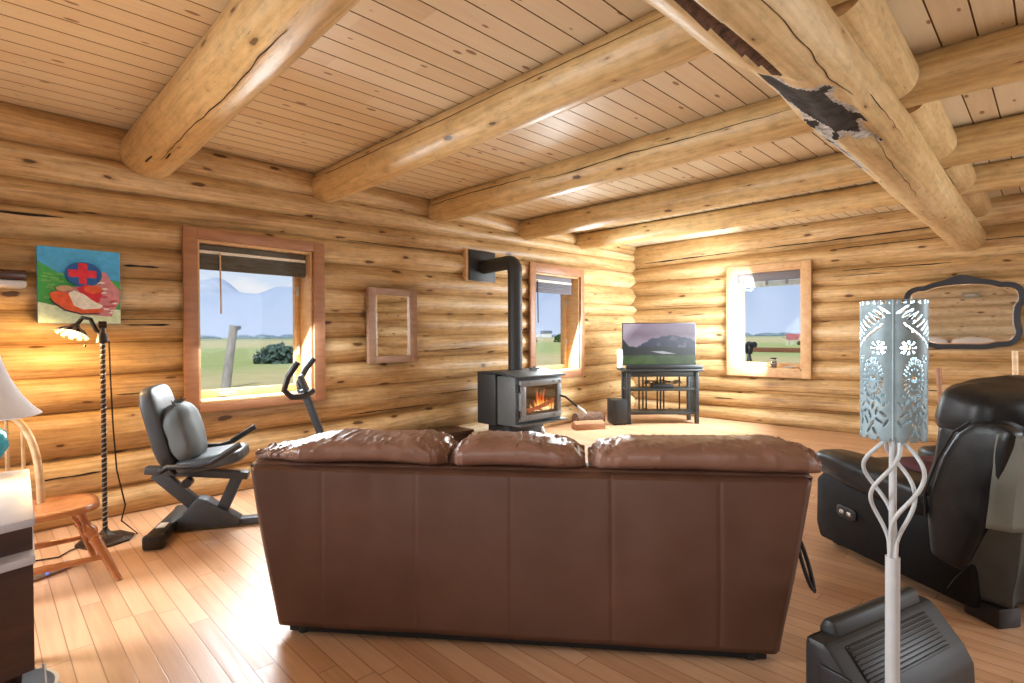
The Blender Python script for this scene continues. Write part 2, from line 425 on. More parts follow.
# ------------------------------------------------------------------ logs
def logs_mesh(name, logs, mats, parent=None, loc=(0, 0, 0), rotz=0, openings=(), ends='cut_end', nu=22, step=.12, sag=.012, extra=None):
    """logs: list of dict(p0,p1 (x along, y depth, z), r0, r1). The log runs along local x. openings: (s0,s1,z0,z1)"""
    vs, fs, uvs, mi = [], [], [], []
    mats = [M[m] if isinstance(m, str) else m for m in mats]
    for li, L in enumerate(logs):
        p0, p1, r0, r1 = V(L['p0']), V(L['p1']), L['r0'], L['r1']
        seed = L.get('seed', li) * 3.77 + 1
        a0, a1 = p0.x, p1.x
        cuts = []; clampz = []
        for (s0, s1, z0, z1) in openings:
            sm = (s0 + s1) / 2; k = (sm - a0) / (a1 - a0)
            zc = p0.z + (p1.z - p0.z) * k; rr = (r0 + (r1 - r0) * k)
            lo, hi = zc - rr, zc + rr
            if hi <= z0 + .01 or lo >= z1 - .01: continue
            if lo >= z0 - .03 and hi <= z1 + .03: cuts.append((s0, s1))
            elif zc > (z0 + z1) / 2: clampz.append((s0, s1, 'min', z1))
            else: clampz.append((s0, s1, 'max', z0))
        spans = [(a0, a1)]
        for c0, c1 in sorted(cuts):
            nsp = []
            for b0, b1 in spans:
                if c0 > b0 and c1 < b1: nsp += [(b0, c0), (c1, b1)]
                else: nsp.append((b0, b1))
            spans = nsp
        for b0, b1 in spans:
            n = max(2, int((b1 - b0) / step))
            xs = [b0 + (b1 - b0) * i / n for i in range(n + 1)]
            for c in clampz:
                xs += [c[0] - .001, c[0] + .001, c[1] - .001, c[1] + .001]
            xs = sorted(x for x in xs if b0 - 1e-6 <= x <= b1 + 1e-6)
            base = len(vs)
            for x in xs:
                k = (x - a0) / (a1 - a0)
                r = r0 + (r1 - r0) * k
                c = p0.lerp(p1, k)
                wy = noise.noise(V((x * .35, seed, 2))) * sag; wz = noise.noise(V((x * .35, seed, 9))) * sag
                for q in range(nu):
                    an = 2 * math.pi * q / nu
                    rr = r * (1 + .05 * noise.noise(V((x * .9, math.cos(an) * 1.2 + seed, math.sin(an) * 1.2))) + .02 * noise.noise(V((x * 3.3, math.cos(an) * 3 + seed, math.sin(an) * 3))))
                    y = c.y + wy + rr * math.cos(an); z = c.z + wz + rr * math.sin(an)
                    for cl in clampz:
                        if cl[0] <= x <= cl[1]:
                            z = max(z, cl[3]) if cl[2] == 'min' else min(z, cl[3])
                    vs.append((x, y, z)); uvs.append((x + li * 47.3, an * max(r0, r1) + li * 3.1))
            for i in range(len(xs) - 1):
                for q in range(nu):
                    q2 = (q + 1) % nu
                    fs.append((base + i * nu + q, base + i * nu + q2, base + (i + 1) * nu + q2, base + (i + 1) * nu + q)); mi.append(L.get('m', 0))
            fs.append(tuple(base + q for q in range(nu))[::-1]); mi.append(L.get('em', len(mats) - 1))
            e = base + (len(xs) - 1) * nu
            fs.append(tuple(e + q for q in range(nu))); mi.append(L.get('em', len(mats) - 1))
    # marks lying on the log surface: extra = list of (material index, list of (x, y, z, halfwidth, (ny,nz)))
    for (em, pts) in (extra or []):
        b0 = len(vs)
        for (x, y, z, h, nrm) in pts:
            ty, tz = -nrm[1], nrm[0]
            for sgn, dd in ((-1, -.006), (-.6, .004), (.6, .004), (1, -.006)):
                vs.append((x, y + ty * h * sgn + nrm[0] * dd, z + tz * h * sgn + nrm[1] * dd)); uvs.append((x, sgn * h))
        for i in range(len(pts) - 1):
            for q in range(3):
                a = b0 + i * 4 + q
                fs.append((a, a + 1, a + 5, a + 4)); mi.append(em)
    me = bpy.data.meshes.new(name); me.from_pydata(vs, [], fs)
    uvl = me.uv_layers.new(name='UVMap')
    for p in me.polygons:
        p.material_index = mi[p.index]
        idx = list(p.vertices)
        us = [uvs[v] for v in idx]
        if len(us) == 4:
            mx = max(u[1] for u in us); mn = min(u[1] for u in us)
            if mx - mn > .3:
                us = [(u[0], u[1] + (.0 if u[1] > mn + .2 else (mx - mn) + (mx - mn) / (nu - 1))) for u in us]
        for li_, u in zip(p.loop_indices, us): uvl.data[li_].uv = u
    for m in mats: me.materials.append(m)
    me.validate()
    return finish(me, name, parent, loc, (0, 0, rotz), True, 50)

ZC = 2.84
# left wall frame: s along the wall (about +Y), d into the room
OA = V((-4.765, 0, 0)); dA = V((-.05, 1, 0)).normalized(); nA = V((1, .05, 0)).normalized()
rzA = math.atan2(dA.y, dA.x)       # local x = s ; local y = -d
def wa(s, d, z): return OA + dA * s + nA * d + V((0, 0, z))
YB = 8.08
def wall_logs(left, right, s0, s1, sl, sr, front=0.0, sign=-1):
    out = []
    for i in range(len(left) - 1):
        def at(s):
            k = (s - sl) / (sr - sl)
            t = left[i] + (right[i] - left[i]) * k; b = left[i + 1] + (right[i + 1] - left[i + 1]) * k
            return (t + b) / 2, (t - b) / 2 * 1.13
        z0, r0 = at(s0); z1, r1 = at(s1)
        out.append(dict(p0=(s0, -sign * 0 + (front - r0) * -sign * 1, z0), p1=(s1, (front - r1) * -sign, z1), r0=r0, r1=r1, seed=i))
    return out

W1 = (1.235, 2.205, .77, 2.085)      # opening s0,s1,z0,z1
W2 = (5.39, 6.44, .78, 2.17)
SA_L = [2.86, 2.60, 2.36, 2.19, 1.97, 1.74, 1.49, 1.26, 1.03, .79, .46, .20, -.02]
SA_R = [2.86, 2.68, 2.56, 2.36, 2.11, 1.80, 1.62, 1.37, 1.10, .82, .53, .26, -.02]
la = wall_logs(SA_L, SA_R, -2.3, 8.42, .5, 7.1)
# local y = -d here, so flip the depth
for L in la:
    L['p0'] = (L['p0'][0], abs(L['r0']), L['p0'][2]); L['p1'] = (L['p1'][0], abs(L['r1']), L['p1'][2])
def surf_line(logs, idx, s0, s1, ang, wid, n=40, wob=.012, seed=0, side=-1, mi=1):
    """a long drying check on log idx: ang measured from the face (0) upward, degrees"""
    L = logs[idx]; p0, p1 = V(L['p0']), V(L['p1']); pts = []
    for i in range(n + 1):
        x = s0 + (s1 - s0) * i / n; k = (x - p0.x) / (p1.x - p0.x)
        c = p0.lerp(p1, k); r = L['r0'] + (L['r1'] - L['r0']) * k
        a = R(ang if not isinstance(ang, tuple) else ang[0] + (ang[1] - ang[0]) * i / n) + wob * noise.noise(V((x * 1.5, seed, 0))) / .1 * .5 + wob * noise.noise(V((x * 7, seed, 4)))*3
        nrm = (side * math.cos(a), math.sin(a))
        h = wid * (.35 + .9 * abs(noise.noise(V((x * 2.3, seed, 7))))) * min(1, 6 * min(i, n - i) / n + .05)
        sd = L.get('seed', idx) * 3.77 + 1
        wy = noise.noise(V((x * .35, sd, 2))) * .012; wz = noise.noise(V((x * .35, sd, 9))) * .012
        an = math.atan2(nrm[1], nrm[0])
        rr = r * (1 + .05 * noise.noise(V((x * .9, math.cos(an) * 1.2 + sd, math.sin(an) * 1.2))) + .02 * noise.noise(V((x * 3.3, math.cos(an) * 3 + sd, math.sin(an) * 3))))
        pts.append((x, c.y + wy + nrm[0] * rr, c.z + wz + nrm[1] * rr, h, nrm))
    return (mi, pts)
exA = [surf_line(la, 9, 3.0, 5.0, 0, .006, seed=1), surf_line(la, 9, 2.6, 3.6, -40, .009, seed=2), surf_line(la, 7, 3.4, 4.3, -20, .008, seed=3),
       surf_line(la, 6, .75, 1.05, 5, .014, 12, seed=4), surf_line(la, 8, .7, 1.0, -8, .012, 12, seed=5), surf_line(la, 10, .25, .62, 8, .014, 16, seed=6),
       surf_line(la, 3, -.2, .42, 25, .016, 18, seed=8), surf_line(la, 4, .75, .98, -15, .018, 10, seed=9), surf_line(la, 6, .55, 1.2, 22, .004, 24, seed=10),
       surf_line(la, 9, 2.35, 3.4, -62, .007, seed=12), surf_line(la, 2, 2.6, 4.0, -55, .005, seed=13), surf_line(la, 5, 7.0, 7.5, 0, .01, 12, seed=14)]
wl = struct(logs_mesh('wall_left', la, ['wall_log', 'crack', 'cut_end'], loc=OA, rotz=rzA, openings=[W1, W2], extra=exA))

# far wall: local x = world x, local y = depth behind the face
W3 = (-3.43, -2.49, .80, 2.225)
SB_L = [2.86, 2.44, 2.20, 1.97, 1.74, 1.45, 1.15, .90, .62, .42, .20, -.02]
SB_R = [2.86, 2.51, 2.18, 1.94, 1.73, 1.50, 1.23, .98, .71, .47, .25, -.02]
lb = []
for i in range(len(SB_L) - 1):
    def at(s):
        k = (s + 4.7) / 3.7
        t = SB_L[i] + (SB_R[i] - SB_L[i]) * k; b = SB_L[i + 1] + (SB_R[i + 1] - SB_L[i + 1]) * k
        return (t + b) / 2, (t - b) / 2 * 1.13
    z0, r0 = at(-5.24); z1, r1 = at(3.2)
    lb.append(dict(p0=(-5.24, r0, z0), p1=(3.2, r1, z1), r0=r0, r1=r1, seed=i + 40))
exB = [surf_line(lb, 0, -5.1, -3.25, -34, .022, seed=21, n=60, wob=.006), surf_line(lb, 0, -3.15, -.9, -32, .024, seed=22, n=60, wob=.006),
       surf_line(lb, 1, -2.1, -.9, 30, .010, seed=23), surf_line(lb, 2, -2.0, -.9, 35, .016, seed=24), surf_line(lb, 2, -2.2, -1.5, 0, .010, seed=25),
       surf_line(lb, 1, -.9, .6, 0, .014, seed=26), surf_line(lb, 6, -1.2, -.5, 10, .012, seed=27), surf_line(lb, 8, -3.3, -1.4, -30, .006, seed=28),
       surf_line(lb, 9, -3.4, -1.6, -35, .007, seed=29), surf_line(lb, 3, -4.8, -3.7, -40, .006, seed=30), surf_line(lb, 4, -4.3, -3.9, 10, .01, 14, seed=31),
       surf_line(lb, 9, -3.75, -3.45, 5, .016, 12, seed=32), surf_line(lb, 8, -1.2, -.4, 15, .010, seed=33)]
wb = struct(logs_mesh('wall_far', lb, ['wall_log', 'crack', 'cut_end'], loc=(0, YB, 0), openings=[W3], extra=exB))
# walls behind and to the right of the camera
SR = [2.86, 2.52, 2.27, 2.02, 1.76, 1.5, 1.26, 1.0, .76, .5, .26, -.02]
lr = []
for i in range(len(SR) - 1):
    z = (SR[i] + SR[i + 1]) / 2; r = (SR[i] - SR[i + 1]) / 2 * 1.13
    lr.append(dict(p0=(-5.2, -r, z), p1=(3.2, -r, z), r0=r, r1=r, seed=i + 80))
struct(logs_mesh('wall_rear', lr, ['brightened_log', 'crack', 'cut_end'], loc=(0, -2.25, 0), openings=[(.3, 2.3, .75, 2.2)], step=.3))
lr = []
for i in range(len(SR) - 1):
    z = (SR[i] + SR[i + 1]) / 2; r = (SR[i] - SR[i + 1]) / 2 * 1.13
    lr.append(dict(p0=(-2.5, -r, z), p1=(8.4, -r, z), r0=r, r1=r, seed=i + 120))
struct(logs_mesh('wall_right', lr, ['wall_log', 'crack', 'cut_end'], loc=(3.0, 0, 0), rotz=R(90), openings=[(3.6, 5.6, .75, 2.2)], step=.3))

# floor and ceiling
b = B(); b.box((-1.1, 2.9, -.06), (8.9, 11.2, .12)); fl = struct(b.build('floor', 'floor'))
b = B()
w = .147; x = -20 + w * math.floor((20 - 5.6) / w)
b.mat('ceiling')
while x < 3.4:
    g = .004; y0, y1 = -2.6, 8.7
    b.mat('ceiling')
    v = [b.bm.verts.new(p) for p in ((x + g, y0, ZC), (x + w - g, y0, ZC), (x + w - g, y1, ZC), (x + g, y1, ZC))]
    f = b.bm.faces.new(v); f.material_index = b.mi
    q = [b.bm.verts.new(p) for p in ((x - g, y0, ZC), (x - g * .3, y0, ZC + .012), (x + g * .3, y0, ZC + .012), (x + g, y0, ZC))]
    q2 = [b.bm.verts.new((p.co.x, y1, p.co.z)) for p in q]
    b.mat('groove')
    for k in range(3):
        f = b.bm.faces.new((q[k], q[k + 1], q2[k + 1], q2[k])); f.material_index = b.mi
    x += w
b.mat('ceiling'); b.box((-1.1, 3.05, ZC + .06), (9.0, 11.3, .09))
struct(b.build('ceiling', smooth=False))

# ------------------------------------------------------------------ ceiling beams
def beam(y, z, r0, r1, label, seed, ex=()):
    lg = [dict(p0=(-5.12, y, z), p1=(3.05, y + .06, z), r0=r0, r1=r1, seed=seed)]
    e = [surf_line(lg, 0, a, c, ang, wd, nn, wob, sd, side=-1) for (a, c, ang, wd, nn, wob, sd) in ex]
    # re-origin the mesh at its own left end
    o = logs_mesh('ceiling_beam', lg, ['beam_log', 'crack', 'cut_end'], nu=30, step=.1, sag=.02, extra=e)
    return tag(o, label, 'beam', 'peeled log ceiling beams', 'thing')
bl = [(.93, 2.69, .190, .100, 'thick peeled log ceiling beam above the left window, nearest the camera', 201, [(-4.3, -2.2, -75, .005, 60, .02, 3), (-4.5, -4.3, -60, .02, 10, .02, 4), (-4.25, -4.1, -80, .016, 8, .02, 5)]),
      (2.35, 2.72, .150, .120, 'peeled log ceiling beam ending over the small framed mirror on the left wall', 202, [(-4.6, -.9, 12, .003, 70, .01, 6)]),
      (3.73, 2.725, .155, .120, 'peeled log ceiling beam ending just left of the square flue plate', 203, [(-3.4, -1.0, -8, .006, 60, .02, 7), (-4.9, -3.4, 10, .003, 40, .02, 8)]),
      (5.23, 2.71, .135, .142, 'peeled log ceiling beam ending above the narrow window behind the stove', 204, []),
      (6.52, 2.725, .122, .128, 'peeled log ceiling beam farthest back, next to the far wall', 205, [])]
for a in bl: beam(*a)

# log girder across the beams
GX, GZ = -.735, 2.41
lg = [dict(p0=(-2.2, 0, 0), p1=(8.14, 0, 0), r0=.178, r1=.155, seed=301)]
def gmark(s0, s1, ang, wd, mi, n=40, wob=.02, sd=0): return surf_line(lg, 0, s0, s1, ang, wd, n, wob, sd, side=1, mi=mi)
ge = [gmark(3.15, 7.2, (-122, -68), .005, 1, 80, .02, 31), gmark(2.75, 3.7, -152, .003, 1, 40, .03, 32), gmark(4.4, 5.3, (-196, -188), .018, 3, 24, .01, 35), gmark(1.3, 2.6, (-128, -140), .003, 1, 40, .03, 36)]
gir = logs_mesh('log_girder', lg, ['girder_log', 'crack', 'cut_end', 'bark', 'lichen', 'bark_brown'], loc=(GX, 0, GZ), rotz=R(90), nu=120, step=.02, sag=.03, extra=ge)
# hollow scar along the underside
me = gir.data
def gscar(x, an):
    k = max(0, 1 - ((x - 2.45 - (-60 - an) * .006) / .52) ** 2) * max(0, 1 - ((an + 68) / 62) ** 2) ** .5
    g = max(0, 1 - ((x - 1.3) / .95) ** 2) ** .5 * max(0, 1 - ((an + 86 + 10 * (x - 1.5)) / 9) ** 2)
    l = max(0, 1 - ((x - 3.2) / 1.1) ** 2) * max(0, 1 - ((an + 56 - 6 * (x - 3.2)) / 20) ** 2)
    return k, g, l
for v in me.vertices:
    x, y, z = v.co
    an = math.degrees(math.atan2(z, y))
    if an < 20:
        k, g, l = gscar(x, an)
        n_ = noise.noise(V((x * 4, y * 9, z * 9)))
        sc = 1 - .30 * k ** .7 * (1 + .4 * n_) - .10 * g - .05 * l
        v.co.y *= sc; v.co.z *= sc
for p in me.polygons:
    c = p.center
    if len(p.vertices) == 4 and p.material_index == 0:
        an = math.degrees(math.atan2(c.z, c.y)); x = c.x
        n_ = noise.noise(V((x * 6, c.y * 16, c.z * 16))) * .6
        k, g, l = gscar(x, an)
        if k > .1 and k + n_ * .5 > .50: p.material_index = 3
        elif (k > .05 and k + n_ > .26) or (l > .08 and l + n_ * 1.2 > .48): p.material_index = 4 if n_ < .22 else 3
        elif g > .12 and g + n_ * .5 > .42: p.material_index = 5
tag(gir, 'heavy scarred log girder running under the ceiling beams above the sofa', 'beam', None, 'thing')
# short filler logs standing on the girder between the beams
fl_l = ['short filler log on the girder nearest the camera, between first and second beams', 'short filler log on the girder between second and third beams',
        'short filler log on the girder between third and fourth beams', 'short filler log on the girder between the two farthest beams', 'stub filler log on the girder end against the far wall']
ys = [(1.07, 2.24), (2.5, 3.62), (3.9, 5.1), (5.41, 6.42), (6.68, 7.98)]
for (y0, y1), lb_ in zip(ys, fl_l):
    L = [dict(p0=(0, 0, 0), p1=(y1 - y0, 0, 0), r0=.125, r1=.120, seed=int(y0 * 10) + 330)]
    o = logs_mesh('filler_log', L, ['girder_log', 'crack', 'cut_end'], loc=(GX + .085, y0, 2.715), rotz=R(90), nu=26, step=.1)
    tag(o, lb_, 'log', 'filler logs above the girder', 'thing')

# ------------------------------------------------------------------ windows
def window(n, opening, outer, place, deep, casing, has_wand, latch_side, crank):
    """place(s, d, z) -> world; the room is at +d"""
    s0, s1, z0, z1 = opening; o0, o1, oz0, oz1 = outer
    root = bpy.data.objects.new('window_%d' % n, None); COL.objects.link(root); root['kind'] = 'structure'
    root.location = place((s0 + s1) / 2, 0, z0)
    inv = Matrix.Translation(-V(root.location))
    def P(s, d, z): return V(place(s, d, z)) - V(root.location)
    def pbox(b, s_0, s_1, d0, d1, z_0, z_1, bev=.003):
        b.prism([(s_0, z_0), (s_1, z_0), (s_1, z_1), (s_0, z_1)], lambda a, c, d: P(a, d, c), d0, d1, bev)
    t0, t1 = .012, .042
    b = B()
    pbox(b, o0, s0, t0, t1, oz0, oz1); pbox(b, s1, o1, t0, t1, oz0, oz1)
    pbox(b, s0, s1, t0, t1, z1, oz1); pbox(b, s0, s1, t0, t1, oz0, z0)
    b.build('casing', casing, root)
    b = B(); th = .022
    pbox(b, s0, s0 + th, -deep, t0, z0, z1, .002); pbox(b, s1 - th, s1, -deep, t0, z0, z1, .002)
    pbox(b, s0 + th, s1 - th, -deep, t0, z1 - th, z1, .002); pbox(b, s0 + th, s1 - th, -deep, t0 + .03, z0, z0 + th, .002)
    b.build('jamb', 'jamb', root)
    q0, q1 = s0 + th, s1 - th; y0, y1 = z0 + th, z1 - th
    fw = .055; da, db = -deep + .08, -deep + .125
    b = B()
    pbox(b, q0, q0 + fw * .5, da, db, y0, y1); pbox(b, q1 - fw, q1, da, db, y0, y1)
    pbox(b, q0 + fw * .5, q1 - fw, da, db, y0, y0 + fw * 1.2); pbox(b, q0 + fw * .5, q1 - fw, da, db, y1 - fw, y1)
    b.build('sash', 'jamb', root)
    b = B(); pbox(b, q0 + fw * .4, q1 - fw * .9, da + .015, da + .021, y0 + fw, y1 - fw * .9, 0)
    gl = b.build('pane', 'glass', root)
    b = B()
    ls = q1 - fw * .5 if latch_side > 0 else q0 + fw * .3
    for zz in (y0 + .30 * (y1 - y0), y0 + .74 * (y1 - y0)):
        b = B(); pbox(b, ls - .012, ls + .012, db, db + .02, zz - .045, zz + .045, .004)
        b.build('latch', 'white_metal', root)
    if crank:
        b = B(); cs = s0 + .27 * (s1 - s0)
        pbox(b, cs - .05, cs + .05, db, db + .028, y0 + .006, y0 + .034, .008)
        b.tube([P(cs - .02, db + .03, y0 + .03), P(cs + .03, db + .05, y0 + .045), P(cs + .09, db + .045, y0 + .03)], .007, 8)
        b.build('crank_handle', 'steel', root)
    return root

pA = lambda s, d, z: wa(s, d, z)
pB = lambda s, d, z: V((s, YB - d, z))
window(1, W1, (1.133, 2.312, .70, 2.172), pA, .31, 'trim', True, 1, True)
window(2, W2, (5.275, 6.53, .69, 2.295), pA, .33, 'trim', True, 1, False)
window(3, W3, (-3.535, -2.37, .692, 2.31), pB, .33, 'trim_pale', False, -1, False)

def blind(place, s0, s1, ztop, zbot, d, kind, label, wand):
    o = place((s0 + s1) / 2, d, ztop)
    root = thing('window_blind', label, 'blind', o, group='raised window blinds')
    P = lambda s, dd, z: V(place(s, dd, z)) - V(o)
    def pbox(b, a0, a1, d0, d1, z0, z1, bev=.004):
        b.prism([(a0, z0), (a1, z0), (a1, z1), (a0, z1)], lambda a, c, dd: P(a, dd, c), d0, d1, bev)
    h = ztop - zbot
    if kind == 'grey3':
        b = B(); pbox(b, s0, s1, d - .04, d + .02, ztop - h * .55, ztop); b.build('headrail', 'blind_grey', root)
        b = B()
        for k in range(5):
            z = ztop - h * .6 - k * h * .075
            pbox(b, s0 + .01, s1, d - .035, d + .015, z - .010, z, .001)
        b.build('slat_stack', 'blind_green', root)
        for k in range(3):
            b = B(); ss = s0 + (.16 + .31 * k) * (s1 - s0)
            pbox(b, ss - .018, ss + .018, d + .013, d + .026, ztop - h * .85, ztop - h * .55, .003); b.build('clip', 'blind_grey', root)
        b = B(); b.tube([P(s0 + .05, d + .02, ztop - .1), P(s0 + .09, d + .03, zbot - .02), P(s0 + .2, d + .02, zbot - .03), P(s0 + .22, d + .02, zbot + .02)], .012, 6); b.build('cord', 'blind_green', root)
    else:
        b = B(); pbox(b, s0, s1, d - .04, d + .0, ztop - h * .24, ztop); b.build('headrail', 'blind_brown' if kind == 'bamboo' else 'blind_grey', root)
        b = B(); pbox(b, s0, s1, d - .035, d + .008, ztop - h * .38, ztop - h * .245, .006); b.build('valance_strip', 'blind_white', root)
        b = B()
        n = 9 if kind == 'bamboo' else 6
        for k in range(n):
            z = ztop - h * .40 - k * h * .60 / n
            pbox(b, s0 + .004 * (k % 2), s1 - .006 * ((k + 1) % 2), d - .04 + .004 * (k % 3), d + .01 - .003 * (k % 2), z - h * .055 - .004, z, .003)
        b.build('slat_stack', 'blind_brown' if kind == 'bamboo' else 'blind_grey', root)
    if wand:
        b = B(); sw = s0 + wand[0] * (s1 - s0)
        b.tube([P(sw, d + .02, ztop - h * .3), P(sw + .004, d + .022, zbot - wand[1])], .007, 8); b.build('wand', 'jamb' if kind == 'bamboo' else 'black_plastic', root)
    return root
blind(pA, 1.26, 2.17, 2.06, 1.855, -.05, 'bamboo', 'brown slatted blind bunched up over the left window, bike in front', (.18, .36))
blind(pA, 5.415, 6.33, 2.145, 1.90, -.06, 'grey', 'dark grey blind bunched up in the narrow window behind the stove', (.12, .42))
blind(pB, -3.40, -2.515, 2.20, 1.985, -.06, 'grey3', 'grey blind with hanging clips at the far wall window', None)

# ------------------------------------------------------------------ outdoors
def field_mat():
    m, t, b_ = newmat('field')
    tc = t.node('ShaderNodeTexCoord').outputs['Object']
    s = t.xyz(tc)
    wob = t.noise(t.mapping(tc, (.02, .02, 1)), 1, 3)
    dist = t.math('ADD', t.math('MULTIPLY', s[0], -1), t.math('MULTIPLY', t.math('SUBTRACT', wob, .5), 40))
    dist = t.math('MAXIMUM', dist, t.math('MULTIPLY', s[1], .8))
    f = t.math('DIVIDE', dist, 320)
    col = t.ramp(f, [(.0, (.66, .53, .26)), (.10, (.66, .54, .27)), (.13, (.38, .47, .16)), (.28, (.42, .50, .19)), (.33, (.62, .55, .28)), (.8, (.66, .58, .34)), (1, (.40, .45, .27))])
    nz = t.noise(t.mapping(tc, (.6, .6, 1)), 1, 6, .65)
    col = t.mix(.30, col, t.ramp(nz, [(.3, (.34, .30, .14)), (.7, (.70, .60, .36))]))
    t.l.new(col, b_.inputs['Base Color']); b_.inputs['Roughness'].default_value = 1
    b_.inputs['Specular IOR Level'].default_value = 0
    return m
M['field'] = field_mat()
b = B(); b.grid(lambda u, v: V((-2600 + 3200 * u, -1400 + 4200 * v, -.5 + .0)), 20, 20)
g = b.build('field_ground', 'field'); struct(g)
def mount_mat(name, lo, hi, snow, zt):
    m, t, b_ = newmat(name)
    tc = t.node('ShaderNodeTexCoord').outputs['Object']
    s = t.xyz(tc)
    nz = t.noise(t.mapping(tc, (.006, .006, .012)), 1, 6, .6)
    h = t.math('ADD', t.math('DIVIDE', s[2], zt), t.math('MULTIPLY', t.math('SUBTRACT', nz, .5), .9))
    t.l.new(t.ramp(h, [(.0, lo), (.75, hi), (1.0, snow)]), b_.inputs['Base Color'])
    b_.inputs['Roughness'].default_value = 1; b_.inputs['Specular IOR Level'].default_value = 0
    return m
M['mount'] = mount_mat('hazy_mountain', (.50, .56, .66), (.43, .50, .62), (.66, .67, .69), 250)  # bluish distance haze mixed into the rock colour, paler towards the foot
def mountains(a0, a1, rad, h, seed, label):
    b = B()
    def f(u, v):
        a = R(a0 + (a1 - a0) * u)
        prof = math.sin(math.pi * min(1, v)) ** 1.2
        hh = h * (.62 + .5 * noise.noise(V((u * 4.5, seed, 0))) + .25 * noise.noise(V((u * 13, seed, 3))) + .10 * noise.noise(V((u * 34, seed, v * 6))))
        hh *= prof * (1 + .25 * noise.noise(V((u * 20, v * 5, seed))))
        d = rad + (v - .5) * 900
        return V((d * math.cos(a), d * math.sin(a), -2 + max(0, hh)))
    b.grid(f, 160, 24)
    o = b.build('mountains', 'mount'); struct(o)
    return o
mountains(100, 182, 2300, 350, 5, '')

# weathered post, shrub, farmhouse, trees beyond the left wall
M['grey_wood'] = wood_mat('grey_wood', (.30, .28, .27), (.50, .48, .46), (5, 5, 2), .9, .4)
M['shrub'] = simple('shrub', (.10, .16, .13), .9, var=.5, scale=8)
M['tree_green'] = simple('tree_green', (.12, .20, .07), .9, var=.5, scale=1.5)
M['house_white'] = simple('house_white', (.85, .85, .85), .7)
M['roof_dark'] = simple('roof_dark', (.16, .17, .20), .8)
M['far_blue'] = simple('far_blue', (.22, .30, .34), .9, var=.3, scale=.4)
t_ = thing('fence_post', 'weathered grey leaning post standing in the field outside the left window', 'post', (-20.8, 6.20, -.5))
b = B(); b.tube([(0, 0, -.1), (.08, .09, .8), (.15, .17, 1.6), (.21, .24, 2.22)], [.165, .15, .14, .14], 14); b.build('post', 'grey_wood', t_)
b = B(); b.cyl((.12, .14, 2.12), (.36, .40, 2.14), .075, .07, 14); b.build('rail_stub', 'roof_dark', t_)
def bush(name, label, loc, size, mat, n, leaf, seed, group=None):
    rnd = random.Random(seed); b = B()
    for k in range(n):
        d = V((rnd.gauss(0, 1), rnd.gauss(0, 1), abs(rnd.gauss(0, 1)))); d.normalize()
        p = V((d.x * size[0], d.y * size[1], d.z * size[2])) * (.45 + .55 * rnd.random())
        q = V((rnd.uniform(-1, 1), rnd.uniform(-1, 1), rnd.uniform(0, 1))).normalized(); e = q.cross(V((rnd.random(), rnd.random(), 1))).normalized()
        vs = [b.bm.verts.new(p + x) for x in (q * leaf, e * leaf * .5, -q * leaf, -e * leaf * .5)]
        b.bm.faces.new(vs)
    b.mat(mat)
    b.tube([(0, 0, -.05), (0, 0, size[2] * .5)], [size[0] * .12, size[0] * .05], 6)
    o = b.build(name, mat, None, loc, smooth=False)
    tag(o, label, 'shrub' if 'shrub' in name else 'tree', group); return o
bush('shrub', 'low dark green shrub in the field outside the left window', (-38.1, 14.75, -.5), (1.6, 1.6, 1.3), 'shrub', 900, .32, 3)
for k, (px, py, s_, lab) in enumerate([(-97, 103, 1.3, 'small round tree left of the distant white farmhouse'), (-96, 113, 1.5, 'small round tree right of the distant white farmhouse')]):
    bush('distant_tree', lab, (px, py, -.5), (s_, s_, s_ * 1.5), 'tree_green', 500, .5, 20 + k, 'trees by the farmhouse')
rnd = random.Random(5)
b = B(); b.mat('far_blue')
for k in range(90):
    a = R(rnd.uniform(104, 172)); d = rnd.uniform(720, 860)
    b.puff((d * math.cos(a), d * math.sin(a), 0), (rnd.uniform(5, 20), rnd.uniform(5, 20), rnd.uniform(2.5, 5)), 1, 10, 6, .6, .2, k)
o = b.build('treeline'); tag(o, 'hazy dark line of distant trees along the foot of the mountains', 'trees', None, 'stuff')
t_ = thing('farmhouse', 'tiny white distant farmhouse seen through the window behind the stove', 'house', (-375, 420, -.5), (0, 0, R(40)))
b = B(); b.box((0, 0, 2), (11, 7, 4)); b.build('wall', 'house_white', t_)
b = B(); b.prism([(-4, 4), (4, 4), (0, 7)], lambda a, c, d: V((d, a, c)), -6, 6); b.build('roof', 'roof_dark', t_)
b = B(); b.box((-9, 1, 1.6), (6, 6, 3.2)); b.build('garage', 'house_white', t_)
# porch rail, tripod and red kayak beyond the far window
t_ = thing('porch_rail', 'weathered wooden porch rail outside the far wall window', 'railing', (-3.6, 11, -.5))
b = B(); b.box((0, 0, 1.5), (4.2, .14, .09), .005); b.build('top_rail', 'split_wood', t_)
for k in (-2.05, 2.05):
    b = B(); b.box((k, 0, .74), (.1, .1, 1.48), .005); b.build('baluster_post', 'grey_wood', t_)
b = B(); b.box((-3.4, 10.05, -.26), (8, 3.3, .5)); dk = b.build('porch_deck', 'grey_wood'); struct(dk)
t_ = thing('spotting_scope', 'black scope on a tripod standing outside the far wall window', 'telescope', (-3.72, 9.35, -.01))
b = B(); b.tube([(0, 0, .98), (0, 0, 1.12), (.02, -.02, 1.17)], [.05, .08, .05], 12); b.tube([(-.10, .05, 1.12), (.12, -.06, 1.14)], .05, 12); b.build('scope', 'black_plastic', t_)
for k in range(3):
    b = B(); a = k * 2.1 + .5; b.tube([(0, 0, 1.0), (.22 * math.cos(a), .22 * math.sin(a), 0)], [.02, .012], 8); b.build('leg', 'black_plastic', t_)
M['red'] = simple('red', (.50, .06, .07), .4)
